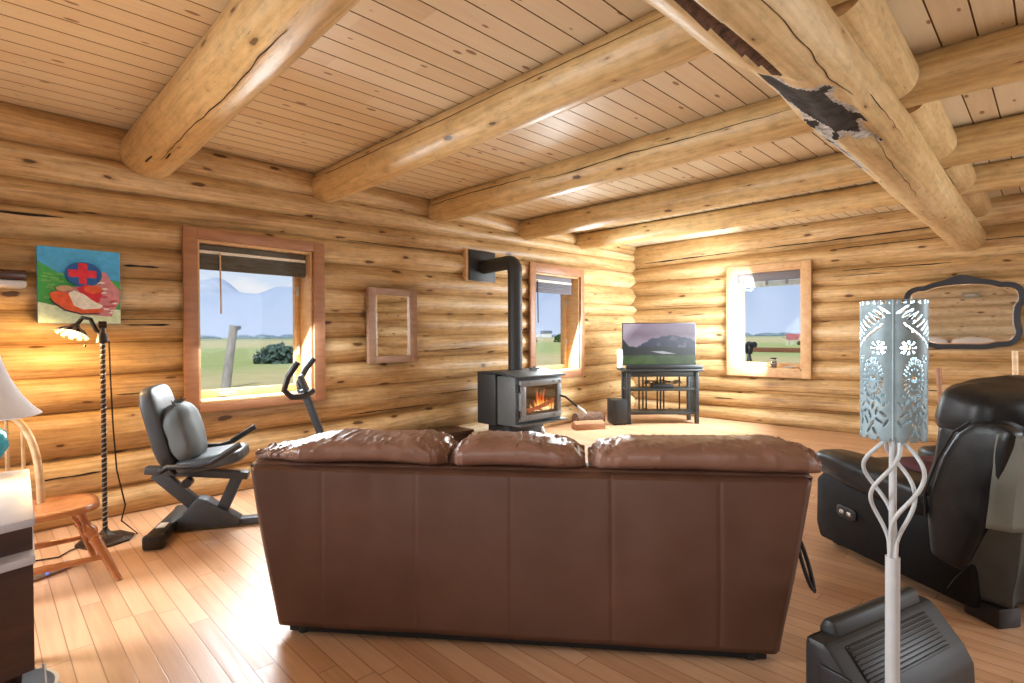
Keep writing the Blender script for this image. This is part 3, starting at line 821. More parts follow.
t_ = thing('wheelbarrow', 'red wheelbarrow standing in the yard beyond the porch rail', 'wheelbarrow', (-31.3, 97.0, -.5), (0, 0, R(10)))
b = B(); b.prism([(-.9, .9), (.7, .9), (1.0, 1.9), (-1.1, 1.9)], lambda a, c, d: V((a, d, c)), -.6, .6, .05); b.build('tray', 'red', t_)
b = B(); b.cyl((.9, -.08, .36), (.9, .08, .36), .36); b.build('wheel', 'black_plastic', t_)
for k in (-.4, .4):
    b = B(); b.tube([(.9, k * .3, .36), (-1.6, k, 1.3)], .04, 8); b.build('handle', 'grey_wood', t_)
    b = B(); b.tube([(-.6, k, .9), (-.7, k, 0)], .04, 8); b.build('leg', 'grey_wood', t_)

# ------------------------------------------------------------------ sofa
SO = V((-2.388, .904, 0)); sx = V((.78, .6255, 0)).normalized()
sofa = frame_thing('sofa', 'long brown leather three-seat sofa seen from behind, wrinkled back cushions', 'sofa', SO, sx, None)
Ls = 2.09
b = B()
H0, H1 = .05, .742
nu, nv = 90, 30
def sofa_back(u, v):
    z = H0 + (H1 - H0) * v
    ex = .0 + (.125) * v
    x = -ex + (Ls + 2 * ex - .0) * u
    y = .0 - .035 * math.sin(math.pi * v) * .3
    edge = min(u, 1 - u) * Ls
    if edge < .03: y += (.03 - edge) ** 2 / .03 * .8
    if v > .96: y += ((v - .96) / .04) ** 2 * .025
    # pulled seams between the back panels
    for sxx in (.215, .63, 1.03, 1.44, 1.86):
        dx = abs(x - sxx)
        y += .0030 * math.exp(-(dx / .008) ** 2) * (1 if v < .985 else 0)
    y += .008 * noise.noise(V((x * 2.2, z * 2.2, 4))) + .0022 * noise.noise(V((x * 9, z * 4, 1)))
    return V((x, y, z))
b.grid(sofa_back, 460, 30)
# top lip, sides and thickness
def lip(u, v):
    ex = .125; x = -ex + (Ls + 2 * ex) * u
    return V((x, .025 + .16 * v, H1 - .002 + .012 * math.sin(math.pi * v) + .004 * noise.noise(V((x * 6, v, 0)))))
b.grid(lip, 60, 5)
for sgn in (0, 1):
    def side(u, v):
        z = H0 + (H1 - H0) * v; ex = .125 * v
        x = (-ex if sgn == 0 else Ls + ex)
        return V((x, .024 + .19 * u, z))
    b.grid(side, 4, 20)
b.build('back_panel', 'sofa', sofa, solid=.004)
b = B(); b.box((Ls / 2, .50, .24), (Ls - .06, .74, .38), .02); b.build('seat_base', 'sofa', sofa)
b = B(); b.box((Ls / 2, .47, .03), (Ls - .08, .86, .05), .004); b.build('plinth', 'sofa_dark', sofa)
for k, xx in enumerate((.06, Ls - .06)):
    b = B(); b.puff((xx, .55, .32), (.12, .42, .30), .4, 32, 18, .01, 5, k); b.build('armrest', 'sofa', sofa)
for k in range(3):
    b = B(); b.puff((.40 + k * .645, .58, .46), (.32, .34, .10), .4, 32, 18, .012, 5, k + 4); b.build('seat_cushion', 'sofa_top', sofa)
# back cushions folding over the top
PROF = [[(0, .10), (.14, .38), (.30, .80), (.42, 1), (.86, .97), (.95, .72), (1, .28)], [(0, .28), (.07, .70), (.20, 1), (.62, 1), (.86, .72), (1, .25)], [(0, .25), (.07, .66), (.20, .93), (.50, 1), (.80, .97), (.92, .82), (1, .38)]]
spans = [(-.145, .752), (.768, 1.338), (1.352, 2.262)]
for k, (c0, c1) in enumerate(spans):
    b = B(); hx = (c1 - c0) / 2; cx = (c0 + c1) / 2
    pk = 1.0
    cp = PROF[k]
    def hp(u, cp=cp):
        for (u0, h0), (u1, h1) in zip(cp, cp[1:]):
            if u <= u1:
                q = (u - u0) / (u1 - u0); q = q * q * (3 - 2 * q) * .5 + q * .5
                return h0 + (h1 - h0) * q
        return cp[-1][1]
    def pt(u, v, hx=hx, cx=cx, k=k):
        # u along, v round the cushion section
        a = 2 * math.pi * v; uu = 2 * u - 1; h = hp(u)
        pw = lambda q, p: math.copysign(abs(q) ** p, q)
        bot = .742; top = .766 + .092 * h
        yy = .185 + (.08 + .095 * min(1, h * 1.3)) * pw(math.cos(a), .75)
        zz = (top + bot) / 2 + (top - bot) / 2 * pw(math.sin(a), .72)
        x = cx + hx * uu
        d = V((0, math.cos(a), math.sin(a)))
        up = max(0, math.sin(a)) ** .6
        end = abs(uu) ** 3
        w1 = noise.noise(V((x * 3.2, yy * 4, k * 7))) * .010
        q = V((x * 11 + (yy - .1) * 26 * (1 if uu > 0 else -1), yy * 9 - x * 3, k * 3.3))
        rg = 1 - abs(noise.noise(q)) * 2.2; rg2 = 1 - abs(noise.noise(q * 2.3)) * 2.2
        w2 = (max(0, rg) ** 2 * .019 + max(0, rg2) ** 2 * .006) * (.35 + .75 * end + .25 * max(0, noise.noise(V((x * 3, 7, k))))) * (.25 + .75 * up)
        gath = math.sin(x * 70 + yy * 55 + 3 * noise.noise(V((x * 8, yy * 8, k)))) * .006 * max(0, abs(uu) - .72) / .28 * up
        return V((x, yy, zz)) + d * (w1 + w2 + gath)
    g_ = b.grid(lambda u, v: pt(u, v), 220, 49)
    for row in (g_[0], g_[-1]):
        try: b.bm.faces.new(row[:-1] if row is g_[-1] else row[:-1][::-1])
        except ValueError: pass
    bmesh.ops.remove_doubles(b.bm, verts=b.bm.verts[:], dist=.0005)
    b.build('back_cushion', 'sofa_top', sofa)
for (xx, yy) in ((.10, .06), (Ls - .10, .06), (.10, .85), (Ls - .10, .85)):
    b = B(); b.cyl((xx, yy, 0), (xx, yy, .05), .025); b.build('foot', 'black_plastic', sofa)
for k, (dy, zz, xo) in enumerate(((.11, .40, .130), (.16, .36, .155))):
    b = B()
    def st(u, v, dy=dy, zz=zz, xo=xo):
        t = 2 * math.pi * u; dn = math.cos(t)
        return V((Ls + xo + .014 * math.sin(t) - .03 * dn, dy + .035 * (v - .5) + .010 * math.sin(t), zz - .105 * dn * -1 - .02))
    b.grid(st, 28, 3, closeu=True); b.build('strap', 'strap', sofa, solid=.006)

# ------------------------------------------------------------------ wood stove
st = thing('wood_stove', 'black wood stove with fire behind its glass door, beside the left wall', 'stove', (-4.35, 4.40, 0))
# local: x toward the room, y to the right of the picture
b = B(); b.box((-.12, 0, .60), (.30, .80, .56), .008); b.build('rear_shield', 'stove_black', st)
b = B(); b.box((.16, 0, .595), (.30, .74, .53), .01); b.build('firebox', 'stove_grey', st)
b = B()
b.prism([(-.27, .88), (.08, .885), (.36, .842), (.36, .858), (.08, .905), (-.27, .90)], lambda a, c, d: V((a, d, c)), -.40, .40, .003)
b.build('top_plate', 'stove_black', st)
b = B(); b.prism([(.06, .906), (.36, .859), (.36, .866), (.06, .914)], lambda a, c, d: V((a, d, c)), -.365, .385, .002); b.build('cooking_shelf', 'stove_grey', st)
b = B(); b.box((-.05, 0, .16), (.34, .56, .32), .006); b.box((-.05, 0, .012), (.46, .64, .024), .004); b.build('pedestal', 'stove_black', st)
b = B(); b.box((.34, .02, .345), (.10, .78, .022), .004); b.build('ash_lip', 'stove_grey', st)
d = thing('x', 'x', 'x'); bpy.data.objects.remove(d)
b = B()
fx = .318
for (y0, y1, z0, z1) in ((-.33, .33, .755, .82), (-.33, .33, .385, .445), (-.33, -.25, .445, .755), (.26, .33, .445, .755)):
    b.box((fx + .018, (y0 + y1) / 2, (z0 + z1) / 2), (.04, y1 - y0, z1 - z0), .006)
for (y, z) in ((-.2, .79), (.2, .79), (-.2, .415), (.2, .415), (-.29, .79), (.30, .79)):
    b.mat('stove_door'); b.cyl((fx + .036, y, z), (fx + .046, y, z), .010, n=10)
door = b.build('door', 'stove_door', st)
b = B(); b.box((fx + .02, .005, .60), (.006, .52, .32)); b.build('door_glass', 'stove_glass', door)
for z in (.46, .74):
    b = B(); b.cyl((fx + .01, -.355, z - .04), (fx + .01, -.355, z + .04), .016); b.build('hinge', 'stove_black', door)
b = B(); b.tube([(fx + .03, .31, .62), (fx + .07, .36, .60), (fx + .13, .47, .50), (fx + .17, .54, .43)], .012, 8)
hd = b.build('door_handle', 'black_metal', door)
b = B(); b.tube([(fx + .14, .485, .485), (fx + .165, .53, .44), (fx + .19, .575, .39)], [.016, .024, .022], 12); b.build('coil_grip', 'steel', hd)
b = B(); b.box((.10, .15, .925), (.06, .13, .02), .005); b.cyl((.10, .15, .92), (.10, .15, .95), .016); b.build('damper_knob', 'stove_grey', st)
b = B(); b.tube([(.36, -.02, .30), (.40, -.02, .21)], .022, 10); b.build('air_lever', 'steel', st)
# fire box lining visible behind the glass
b = B()
M['firebrick'] = simple('firebrick', (.03, .026, .024), .95, var=.5)
b.box((.313, .005, .60), (.004, .56, .36)); b.build('lining', 'firebrick', st)
def flame_mat():
    m, t, bb = newmat('flame')
    tc = t.node('ShaderNodeTexCoord').outputs['Object']
    nz = t.noise(t.mapping(tc, (18, 18, 9)), 1, 4, .6)
    s = t.xyz(tc)
    f = t.math('ADD', t.math('MULTIPLY', t.math('SUBTRACT', .16, s[2]), 3.2), t.math('MULTIPLY', nz, .55))
    c = t.ramp(f, [(.25, (.75, .10, .01)), (.5, (1, .38, .06)), (.8, (1, .80, .45))])
    t.l.new(c, bb.inputs['Emission Color']); bb.inputs['Emission Strength'].default_value = 2.2
    bb.inputs['Base Color'].default_value = (.1, .02, 0, 1)
    return m
M['flame'] = flame_mat()
M['ember'] = simple('ember', (.08, .03, .02), .9, var=.8, scale=60, emit=(1, .22, .06), estr=.35)
fire = thing('fire', 'burning log fire glowing behind the stove door glass', 'fire', (-4.35 + fx + .008, 4.405, .455))
rnd = random.Random(11)
for k, (y0, z0, y1, z1) in enumerate(((-.20, .02, .12, .07), (-.10, .06, .22, .10), (-.02, .05, .23, .13), (-.22, .05, .02, .03))):
    b = B(); b.tube([(.002, y0, z0), (.002, (y0 + y1) / 2, (z0 + z1) / 2 + .01), (.002, y1, z1)], [.012, .015, .010], 10); b.build('burning_log', 'ember', fire)
for k, (y, h, w_) in enumerate(((-.09, .10, .025), (-.045, .21, .028), (0.0, .17, .026), (.045, .20, .026), (.085, .11, .025), (.15, .10, .024), (.20, .11, .022), (-.15, .07, .02), (.11, .08, .03))):
    b = B(); pts = []; rr = []
    for i in range(9):
        q = i / 8
        pts.append((.004, y + .018 * math.sin(q * 5 + k) * q, .02 + 1.25 * h * q)); rr.append(max(.001, 1.15 * w_ * (math.sin(math.pi * (q * .75 + .22))) * (1 - q * .75)))
    b.tube(pts, rr, 8)
    for v in b.bm.verts: v.co.x = .004 + (v.co.x - .004) * .25
    b.build('flame', 'flame', fire)

# flue pipe
fp = thing('flue_pipe', 'black stove pipe rising from the wood stove and elbowing into the wall', 'pipe', (-4.40, 4.39, .905))
r_ = .082
wallx = wa(4.4, 0, 0).x + 4.40
b = B(); b.cyl((0, 0, 0), (0, 0, 1.12), r_, n=32); b.cyl((0, 0, .44), (0, 0, .46), r_ + .002, n=32); b.build('vertical_pipe', 'stove_black', fp)
b = B(); pts = [(0, 0, 1.12)] + [(-.09 + .09 * math.cos(a), 0, 1.15 + .09 * math.sin(a)) for a in [R(22 * i) for i in range(5)]] + [(-.14, 0, 1.245)]
b.tube(pts, r_ + .003, 32); b.build('elbow', 'stove_black', fp)
b = B(); b.cyl((-.12, 0, 1.245), (wallx, 0, 1.235), r_, n=32); b.build('horizontal_pipe', 'stove_black', fp)
b = B(); b.box((wallx + .03, -.01, 1.245), (.02, .44, .37), .004, Matrix.Rotation(-.05 * -1, 3, 'Z')); b.build('wall_plate', 'black_metal', fp)
b = B(); b.box((wallx - .015, -.03, 1.245), (.07, .48, .38), .006, Matrix.Rotation(.05, 3, 'Z')); b.build('wood_backing', 'jamb', fp)

# firewood by the stove
fwl = ['split firewood log lying on the floor by the stove, in front', 'bark-covered firewood log lying behind the split one by the stove']
t_ = thing('firewood_log', fwl[0], 'firewood', (-4.60, 6.02, 0), (0, 0, R(60)), 'firewood by the stove')
b = B(); b.prism([(-.09, 0), (.09, 0), (.10, .07), (.0, .12), (-.08, .08)], lambda a, c, d: V((d, a, c)), -.22, .22, .008); b.build('log', 'split_wood', t_)
t_ = thing('firewood_log', fwl[1], 'firewood', (-4.75, 6.24, 0), (0, 0, R(72)), 'firewood by the stove')
b = B(); b.mat('bark_brown'); b.tube([(-.24, 0, .1), (-.1, 0, .105), (.1, .01, .1), (.22, 0, .1)], [.095, .1, .098, .094], 16); b.build('log', 'bark_brown', t_)

# low dark box against the wall behind the sofa
t_ = thing('wood_box', 'low dark wooden box against the left wall behind the sofa cushions', 'box', wa(3.45, .22, 0), (0, 0, rzA))
b = B(); b.box((0, 0, .12), (.80, .36, .24), .006); b.build('body', 'dresser', t_)
b = B(); b.box((0, 0, .255), (.84, .39, .03), .005); b.build('lid', 'dresser', t_)

# ------------------------------------------------------------------ TV stand corner
ts = frame_thing('tv_stand', 'black slatted wooden television stand in the far corner', 'tv stand', (-4.20, 7.23, 0), (.69, .724, 0), None)
# local: x along the front, y to the back; front face toward the camera at y = -.2
Wt, Dt, Ht = 1.06, .40, .80
for xx in (-Wt / 2 + .03, Wt / 2 - .03):
    for yy in (-Dt / 2 + .03, Dt / 2 - .03):
        b = B(); b.box((xx, yy, Ht / 2 - .015), (.055, .055, Ht - .03), .004); b.build('leg', 'black_wood', ts)
b = B(); b.box((0, 0, Ht - .015), (Wt + .12, Dt + .06, .03), .006); b.build('top', 'black_wood', ts)
b = B(); b.box((0, -Dt / 2 + .03, Ht - .07), (Wt - .1, .02, .08), .003); b.build('apron', 'black_wood', ts)
for z in (.155, .50):
    b = B(); b.box((0, 0, z), (Wt - .03, Dt - .03, .035), .004); b.build('shelf', 'black_wood', ts)
b = B()
for xx in (-.26, -.20, -.15, .02, .07, .12, .36):
    b.box((xx, Dt / 2 - .02, .46), (.022, .015, .62), .002)
b.build('back_slats', 'black_wood', ts)
for sg in (-1, 1):
    b = B()
    for yy in (-.06, 0, .06): b.box((sg * (Wt / 2 - .03), yy, .46), (.015, .022, .62), .002)
    b.build('side_slats', 'black_wood', ts)
tv = frame_thing('television', 'flat black television showing a mountain landscape on the corner stand', 'television', (-4.20, 7.23, Ht), (.69, .724, 0), None)
wv, hv = 1.105, .635
b = B(); b.box((0, .02, .05 + hv / 2), (wv, .035, hv), .006); b.box((0, .045, .30), (.7, .04, .35), .01); b.build('housing', 'black_plastic', tv)
for xx in (-.40, .38):
    b = B(); b.tube([(xx, .02, .06), (xx - .03, -.06, .012), (xx - .03, -.10, .006)], .009, 8); b.tube([(xx, .02, .06), (xx + .03, .12, .006)], .009, 8); b.build('foot', 'black_plastic', tv)
def em(name, c, s_=1.0):
    return simple(name, (.01, .01, .01), .15, emit=c, estr=s_, var=0)
def screen_mat():
    m, t, bb = newmat('tv_picture')
    tc = t.node('ShaderNodeTexCoord').outputs['Object']
    s = t.xyz(tc)
    x, z = s[0], s[2]                     # x -.55..55, z 0..0.62
    nz = t.noise(t.comb(t.math('MULTIPLY', x, 6), t.math('MULTIPLY', z, 6), 0.0), 1, 5, .6)
    n1 = t.noise(t.comb(t.math('MULTIPLY', x, 7), 0.5, 0.0), 1, 5, .65)
    n2 = t.noise(t.comb(t.math('MULTIPLY', x, 4), 9.5, 0.0), 1, 4, .6)
    sky = t.ramp(t.math('ADD', t.math('DIVIDE', z, .62), t.math('MULTIPLY', nz, .25)), [(.62, (.42, .34, .42)), (.85, (.26, .17, .25)), (1.1, (.34, .24, .33))])
    glow = t.ramp(t.math('ADD', t.math('MULTIPLY', t.math('ADD', x, .42), 3), t.math('MULTIPLY', t.math('SUBTRACT', .58, z), 3)), [(.0, .75), (.5, 0)])
    sky = t.mix(glow, sky, (.75, .62, .72))
    # ridge: one peak group right of centre, one at the left edge
    px = t.math('MULTIPLY', t.math('SUBTRACT', x, .18), 1.9); pk = t.math('MULTIPLY_ADD', t.math('MULTIPLY', px, px), -.20, .36)
    ridge = t.math('ADD', pk, t.math('MULTIPLY', n1, .17))
    far = t.ramp(t.math('MULTIPLY', t.math('SUBTRACT', ridge, z), 60), [(0, 0), (1, 1)])
    mcol = t.mix(t.ramp(nz, [(.52, 0), (.62, .6)]), (.03, .04, .09), (.28, .26, .36))
    col = t.mix(far, sky, mcol)
    lx = t.math('MULTIPLY', t.math('ADD', x, .55), 1.2)
    r2 = t.math('MAXIMUM', t.math('SUBTRACT', .40, lx), t.math('MULTIPLY_ADD', n2, .14, .20))
    near = t.ramp(t.math('MULTIPLY', t.math('SUBTRACT', r2, z), 50), [(0, 0), (1, 1)])
    col = t.mix(near, col, (.018, .026, .030))
    md = t.math('MULTIPLY_ADD', n1, .06, .12)
    mead = t.ramp(t.math('MULTIPLY', t.math('SUBTRACT', md, z), 40), [(0, 0), (1, 1)])
    gcol = t.ramp(nz, [(.3, (.035, .075, .018)), (.7, (.10, .17, .04))])
    col = t.mix(mead, col, gcol)
    rx = t.math('ABSOLUTE', t.math('SUBTRACT', x, .06)); rz = t.math('ABSOLUTE', t.math('SUBTRACT', z, t.math('MULTIPLY_ADD', x, -.10, .185)))
    riv = t.math('ADD', t.math('MULTIPLY', rx, 3.6), t.math('ADD', t.math('MULTIPLY', rz, 32), t.math('MULTIPLY', nz, .5)))
    col = t.mix(t.ramp(riv, [(.85, 1), (1.1, 0)]), col, (.55, .55, .58))
    bb.inputs['Base Color'].default_value = (.008, .008, .008, 1); bb.inputs['Roughness'].default_value = .25
    t.l.new(col, bb.inputs['Emission Color']); bb.inputs['Emission Strength'].default_value = .72
    return m
M['tv_picture'] = screen_mat()
b = B(); b.box((0, 0, hv / 2 - .01), (wv - .022, .004, hv - .026)); b.build('screen', 'tv_picture', tv, loc=(0, .0015, .06))
sb = frame_thing('soundbar', 'black soundbar lying below the television on the stand', 'soundbar', V((-4.20, 7.23, Ht)) - V((-.724, .69, 0)) * .17, (.69, .724, 0), None)
b = B(); b.box((.02, 0, .035), (1.12, .075, .06), .012); b.build('body', 'black_plastic', sb)
for xx in (-.45, .49):
    b = B(); b.box((xx, 0, .0035), (.06, .06, .007), .002); b.build('foot', 'black_plastic', sb)
rt = frame_thing('router', 'upright white router at the left end of the black television stand', 'router', V((-4.20, 7.23, Ht)) - V((.69, .724, 0)) * .59, (.69, .724, 0), None)
b = B(); b.box((0, 0, .15), (.055, .16, .28), .014); b.build('body', 'white_plastic', rt)
b = B(); b.box((0, 0, .008), (.07, .17, .016), .004); b.build('base', 'grey_plastic', rt)
cb = frame_thing('cable_box', 'small dark set-top box on the middle shelf of the television stand', 'set-top box', V((-4.20, 7.23, .518)) - V((-.724, .69, 0)) * .05 + V((.69, .724, 0)) * .02, (.69, .724, 0), None)
b = B(); b.box((0, 0, .03), (.30, .22, .05), .006); b.build('body', 'black_plastic', cb)
for xx in (-.12, .12):
    b = B(); b.cyl((xx, 0, 0), (xx, 0, .008), .02); b.build('foot', 'black_plastic', cb)
b = B()
for k in range(4):
    rnd = random.Random(k); p = []
    for i in range(14):
        q = i / 13; p.append((-.22 + .5 * q + .05 * rnd.uniform(-1, 1), -.03 + .10 * rnd.uniform(-1, 1) , .045 + .03 * rnd.random() + .05 * math.sin(q * 9 + k) ** 2))
    b.tube(p, .006, 6)
cc = frame_thing('cable_tangle', 'tangle of black cables over the set-top box on the television stand', 'cables', V((-4.20, 7.23, .518)), (.69, .724, 0), None)
b.build('cables', 'black_plastic', cc)
sw = frame_thing('subwoofer', 'black subwoofer box on the floor left of the television stand', 'speaker', (-4.56, 6.66, 0), (.62, .78, 0), None)
b = B(); b.box((0, 0, .19), (.22, .30, .35), .012); b.build('cabinet', 'black_plastic', sw)
b = B(); b.box((.02, -.152, .19), (.17, .006, .31), .003); b.build('grille', 'grey_plastic', sw)
for xx in (-.08, .08):
    for yy in (-.11, .11):
        b = B(); b.cyl((xx, yy, 0), (xx, yy, .017), .015); b.build('foot', 'black_plastic', sw)

# ------------------------------------------------------------------ exercise bike
bk = frame_thing('exercise_bike', 'grey recumbent exercise bike facing the left window', 'exercise bike', (-4.18, .90, 0), (.48, .877, 0), None)
# local x = forward, y = towards the wall
b = B(); b.mat('grey_plastic'); b.bar((0, -.32, .055), (0, .30, .055), .10, .075, .02); b.build('rear_stabilizer', 'black_plastic', bk)
b = B(); b.box((0, -.16, .096), (.05, .10, .004), .001); b.build('stabilizer_sticker', 'paper', bk)
for yy in (-.31, .29):
    b = B(); b.box((0, yy, .045), (.12, .07, .09), .02); b.build('stabilizer_cap', 'black_plastic', bk)
b = B()
b.prism([(-.02, .03), (.08, .115), (.17, .225), (.23, .205), (.43, .06), (.43, .015), (.05, .015)], lambda a, c, d: V((a, d, c)), -.055, .055, .008)
b.build('base_shroud', 'bike_grey', bk)
b = B(); b.bar((.38, 0, .035), (1.25, 0, .035), .075, .045, .006); b.build('main_rail', 'bike_grey', bk)
b = B(); b.bar((-.08, 0, .405), (.18, 0, .14), .055, .085, .006); b.build('rear_strut', 'bike_grey', bk)
b = B(); b.bar((.42, 0, .36), (.30, 0, .09), .055, .075, .006); b.build('front_strut', 'bike_grey', bk)
b = B(); b.bar((-.14, 0, .425), (.48, 0, .345), .08, .05, .006); b.build('seat_rail', 'bike_grey', bk)
b = B(); b.cyl((.13, -.06, .345), (.13, -.13, .345), .03, n=14); b.build('seat_knob', 'black_plastic', bk)
b = B(); b.puff((.265, 0, .482), (.205, .205, .050), .45, 40, 18, .004, 6, 1, Matrix.Rotation(R(-8), 3, 'Y')); b.build('seat', 'bike_pad', bk)
b = B()
rb = Matrix.Rotation(R(-14), 3, 'Y')
b.puff((-.03, 0, .72), (.055, .21, .27), .45, 40, 20, .004, 6, 2, rb); b.build('backrest', 'bike_pad', bk)
b = B(); b.tube([(.06, -.10, .40), (-.01, -.10, .50), (-.03, -.10, .62)], .016, 8); b.tube([(.06, .10, .40), (-.01, .10, .50), (-.03, .10, .62)], .016, 8); b.build('back_bracket', 'black_metal', bk)
for sg in (-1, 1):
    b = B(); y = sg * .27
    hz = 0 if sg < 0 else .03
    b.tube([(.0, sg * .08, .44), (.02, y * .95, .46), (.06, y, .49 + hz), (.24, y, .482 + hz), (.31, y, .50 + hz), (.47, y, .60 + hz)], .016, 10)
    b.build('side_handle', 'black_metal', bk)
    b = B(); b.tube([(.32, y, .507 + hz), (.48, y, .607 + hz)], .021, 12); b.build('grip', 'black_plastic', bk)
b = B(); b.box((1.02, 0, .26), (.46, .20, .40), .07, seg=4); b.build('flywheel_housing', 'bike_grey', bk)
b = B(); b.bar((1.02, 0, .42), (.84, 0, .93), .06, .05, .008); b.build('console_mast', 'bike_grey', bk)
b = B(); b.mat('bike_grey'); b.box((.845, 0, .96), (.03, .16, .15), .012, Matrix.Rotation(R(-22), 3, 'Y')); b.build('console', 'bike_grey', bk)
b = B(); b.tube([(.90, -.03, .91), (.84, -.10, .885), (.78, -.16, .89), (.735, -.18, .94), (.76, -.19, 1.03), (.825, -.19, 1.13)], .021, 12); b.build('front_handlebar', 'black_plastic', bk)
b = B(); b.tube([(.90, .03, .91), (.85, .10, .89), (.80, .17, .90), (.79, .19, .96), (.84, .19, 1.06), (.90, .19, 1.14)], .021, 12); b.build('front_handlebar', 'bike_grey', bk)
b = B(); b.bar((1.25, -.27, .035), (1.25, .27, .035), .07, .06, .015); b.build('front_stabilizer', 'black_plastic', bk)
for sg in (-1, 1):
    b = B(); b.bar((1.0, sg * .11, .25), (1.0 + sg * .10, sg * .13, .25 - sg * .10), .02, .03, .004); b.build('crank', 'black_metal', bk)
    b = B(); b.box((1.0 + sg * .10, sg * .19, .25 - sg * .10), (.09, .10, .03), .008); b.build('pedal', 'black_plastic', bk)
plw = frame_thing('pillow', 'grey fabric pillow propped against the exercise bike backrest', 'pillow', bk.location + V((.48, .877, 0)).normalized() * .10 + V((0, 0, .53)), (.48, .877, 0), None)
b = B(); b.puff((.0, -.02, .14), (.085, .19, .20), .62, 44, 26, .012, 7, 3, Matrix.Rotation(R(-16), 3, 'Y'), wr=.014); b.build('cover', 'pillow_grey', plw)
b = B()
for k in range(5): b.tube([(-.03 - .01 * k % .03, -.13 + .02 * k, .33), (-.045 + .012 * k, -.15 + .03 * k, .365)], [.012, .004], 6)
b.build('corner_gather', 'pillow_grey', plw)

# ------------------------------------------------------------------ left corner: floor lamp
fl_ = thing('floor_lamp', 'dark bronze twisted-pole floor lamp with small striped metal shade by the left wall', 'lamp', (-4.29, .56, 0))
b = B(); b.lathe([(.155, 0), (.155, .012), (.13, .024), (.11, .026), (.06, .04), (.03, .055), (.018, .075)], n=8); b.build('base', 'dark_bronze', fl_)
b = B(); b.cyl((0, 0, .06), (0, 0, 1.28), .013, n=14)
for k in range(8): pass
b.mat('dark_bronze')
for ph in (0, math.pi):
    pts = [(.012 * math.cos(ph + q * .8), .012 * math.sin(ph + q * .8), .08 + q * .0040) for q in range(300)]
    b.mat('ring_light' if ph else 'dark_bronze'); b.tube(pts, .0045, 6)
b.build('twisted_pole', 'dark_bronze', fl_)
b = B(); b.cyl((0, 0, 1.27), (0, 0, 1.33), .035, .025); b.tube([(0, 0, 1.30), (0, .0, 1.40)], .016, 10); b.cyl((.0, -.02, 1.385), (0, .02, 1.385), .022); b.build('socket_joint', 'dark_bronze', fl_)
b = B(); b.tube([(0, 0, 1.31), (-.02, -.03, 1.35), (-.045, -.055, 1.42), (-.075, -.09, 1.43), (-.10, -.12, 1.385)], .012, 10); b.build('neck', 'dark_bronze', fl_)
ax = V((.25, -.30, -.85)).normalized(); qx = V((0, 0, 1)).rotation_difference(ax).to_matrix()
b = B(); hc = V((-.10, -.125, 1.375))
for k in range(24):
    b.mat('ring_light' if k % 2 else 'dark_bronze')
    a0, a1 = 2 * math.pi * k / 24, 2 * math.pi * (k + 1) / 24
    prof = [(.020, -.01), (.032, .01), (.060, .026), (.085, .046), (.090, .06)]
    for (r0, z0), (r1, z1) in zip(prof, prof[1:]):
        f = b.bm.faces.new([b.bm.verts.new(hc + qx @ V((r * math.cos(a), r * math.sin(a), z))) for r, a, z in ((r0, a0, z0), (r0, a1, z0), (r1, a1, z1), (r1, a0, z1))]); f.material_index = b.mi
bmesh.ops.remove_doubles(b.bm, verts=b.bm.verts[:], dist=1e-5)
b.build('lamp_shade', None, fl_, solid=.002)
b = B(); b.puff(hc + qx @ V((0, 0, .04)), (.028, .028, .035), 1, 16, 10); b.build('light_bulb', 'warm_bulb', fl_)
b = B(); b.tube([hc + V((.06, .04, -.02)), hc + V((.062, .04, -.12))], .0015, 6); b.puff(hc + V((.062, .04, -.125)), (.006, .006, .008), 1, 8, 6); b.build('pull_chain', 'dark_bronze', fl_)
cd = thing('lamp_cord', 'thin dark cord hanging beside the twisted floor lamp and trailing on the floor', 'cord', (-4.29, .56, 0))
b = B(); b.tube([(.02, .03, 1.28), (.03, .035, 1.0), (.015, .045, .75), (.03, .06, .45), (.05, .10, .22), (.04, .08, .12), (.02, .17, .008), (-.05, .0, .006), (.06, -.18, .006), (.14, -.24, .006), (.10, -.38, .006), (.18, -.5, .006), (.30, -.42, .006), (.28, -.30, .006)], .005, 6); b.build('cord', 'dark_bronze', cd)

# wooden chair
ch = thing('wooden_chair', 'honey brown turned-leg wooden chair with bent back, behind the dark dresser', 'chair', (-3.80, .27, 0))
b = B()
def seat(u, v):
    th = 2 * math.pi * u; r = v
    pw = lambda x, p: math.copysign(abs(x) ** p, x)
    return V((-.02 + .26 * r * pw(math.cos(th), .7), -.08 + .28 * r * pw(math.sin(th), .7), .385 - .02 * (1 - r * r) + .014 * math.cos(th) * r))
b.grid(seat, 40, 10, closeu=True); b.build('seat', 'honey_wood', ch, solid=.032)
prof = [(.0, .016), (.06, .018), (.16, .024), (.22, .027), (.235, .032), (.25, .022), (.265, .030), (.28, .034), (.30, .022), (.34, .016), (.365, .020), (.38, .028), (.39, .022)]
for (tx, ty, bx, by) in ((.11, .10, .26, .25), (.11, -.26, .22, -.36), (-.16, .10, -.25, .20), (-.16, -.26, -.25, -.36)):
    top = V((tx, ty, .372)); bot = V((bx, by, 0)); L = (top - bot)
    pts = [bot + L * (z / .39) for z, r in prof]
    b = B(); b.tube(pts, [r for z, r in prof], 14); b.build('leg', 'honey_wood', ch)
b = B(); b.tube([(.21, .20, .13), (.21, -.05, .135), (.19, -.32, .13)], [.012, .019, .012], 10); b.build('stretcher', 'honey_wood', ch)
b = B(); b.tube([(-.22, .18, .13), (-.22, -.05, .135), (-.22, -.32, .13)], [.012, .019, .012], 10); b.build('stretcher', 'honey_wood', ch)
b = B(); pts = []
for i in range(25):
    a = math.pi * (i / 24)
    pts.append((-.20 - .18 * math.sin(a), -.20 + .165 * math.cos(a), .375 + .50 * math.sin(a) ** .7))
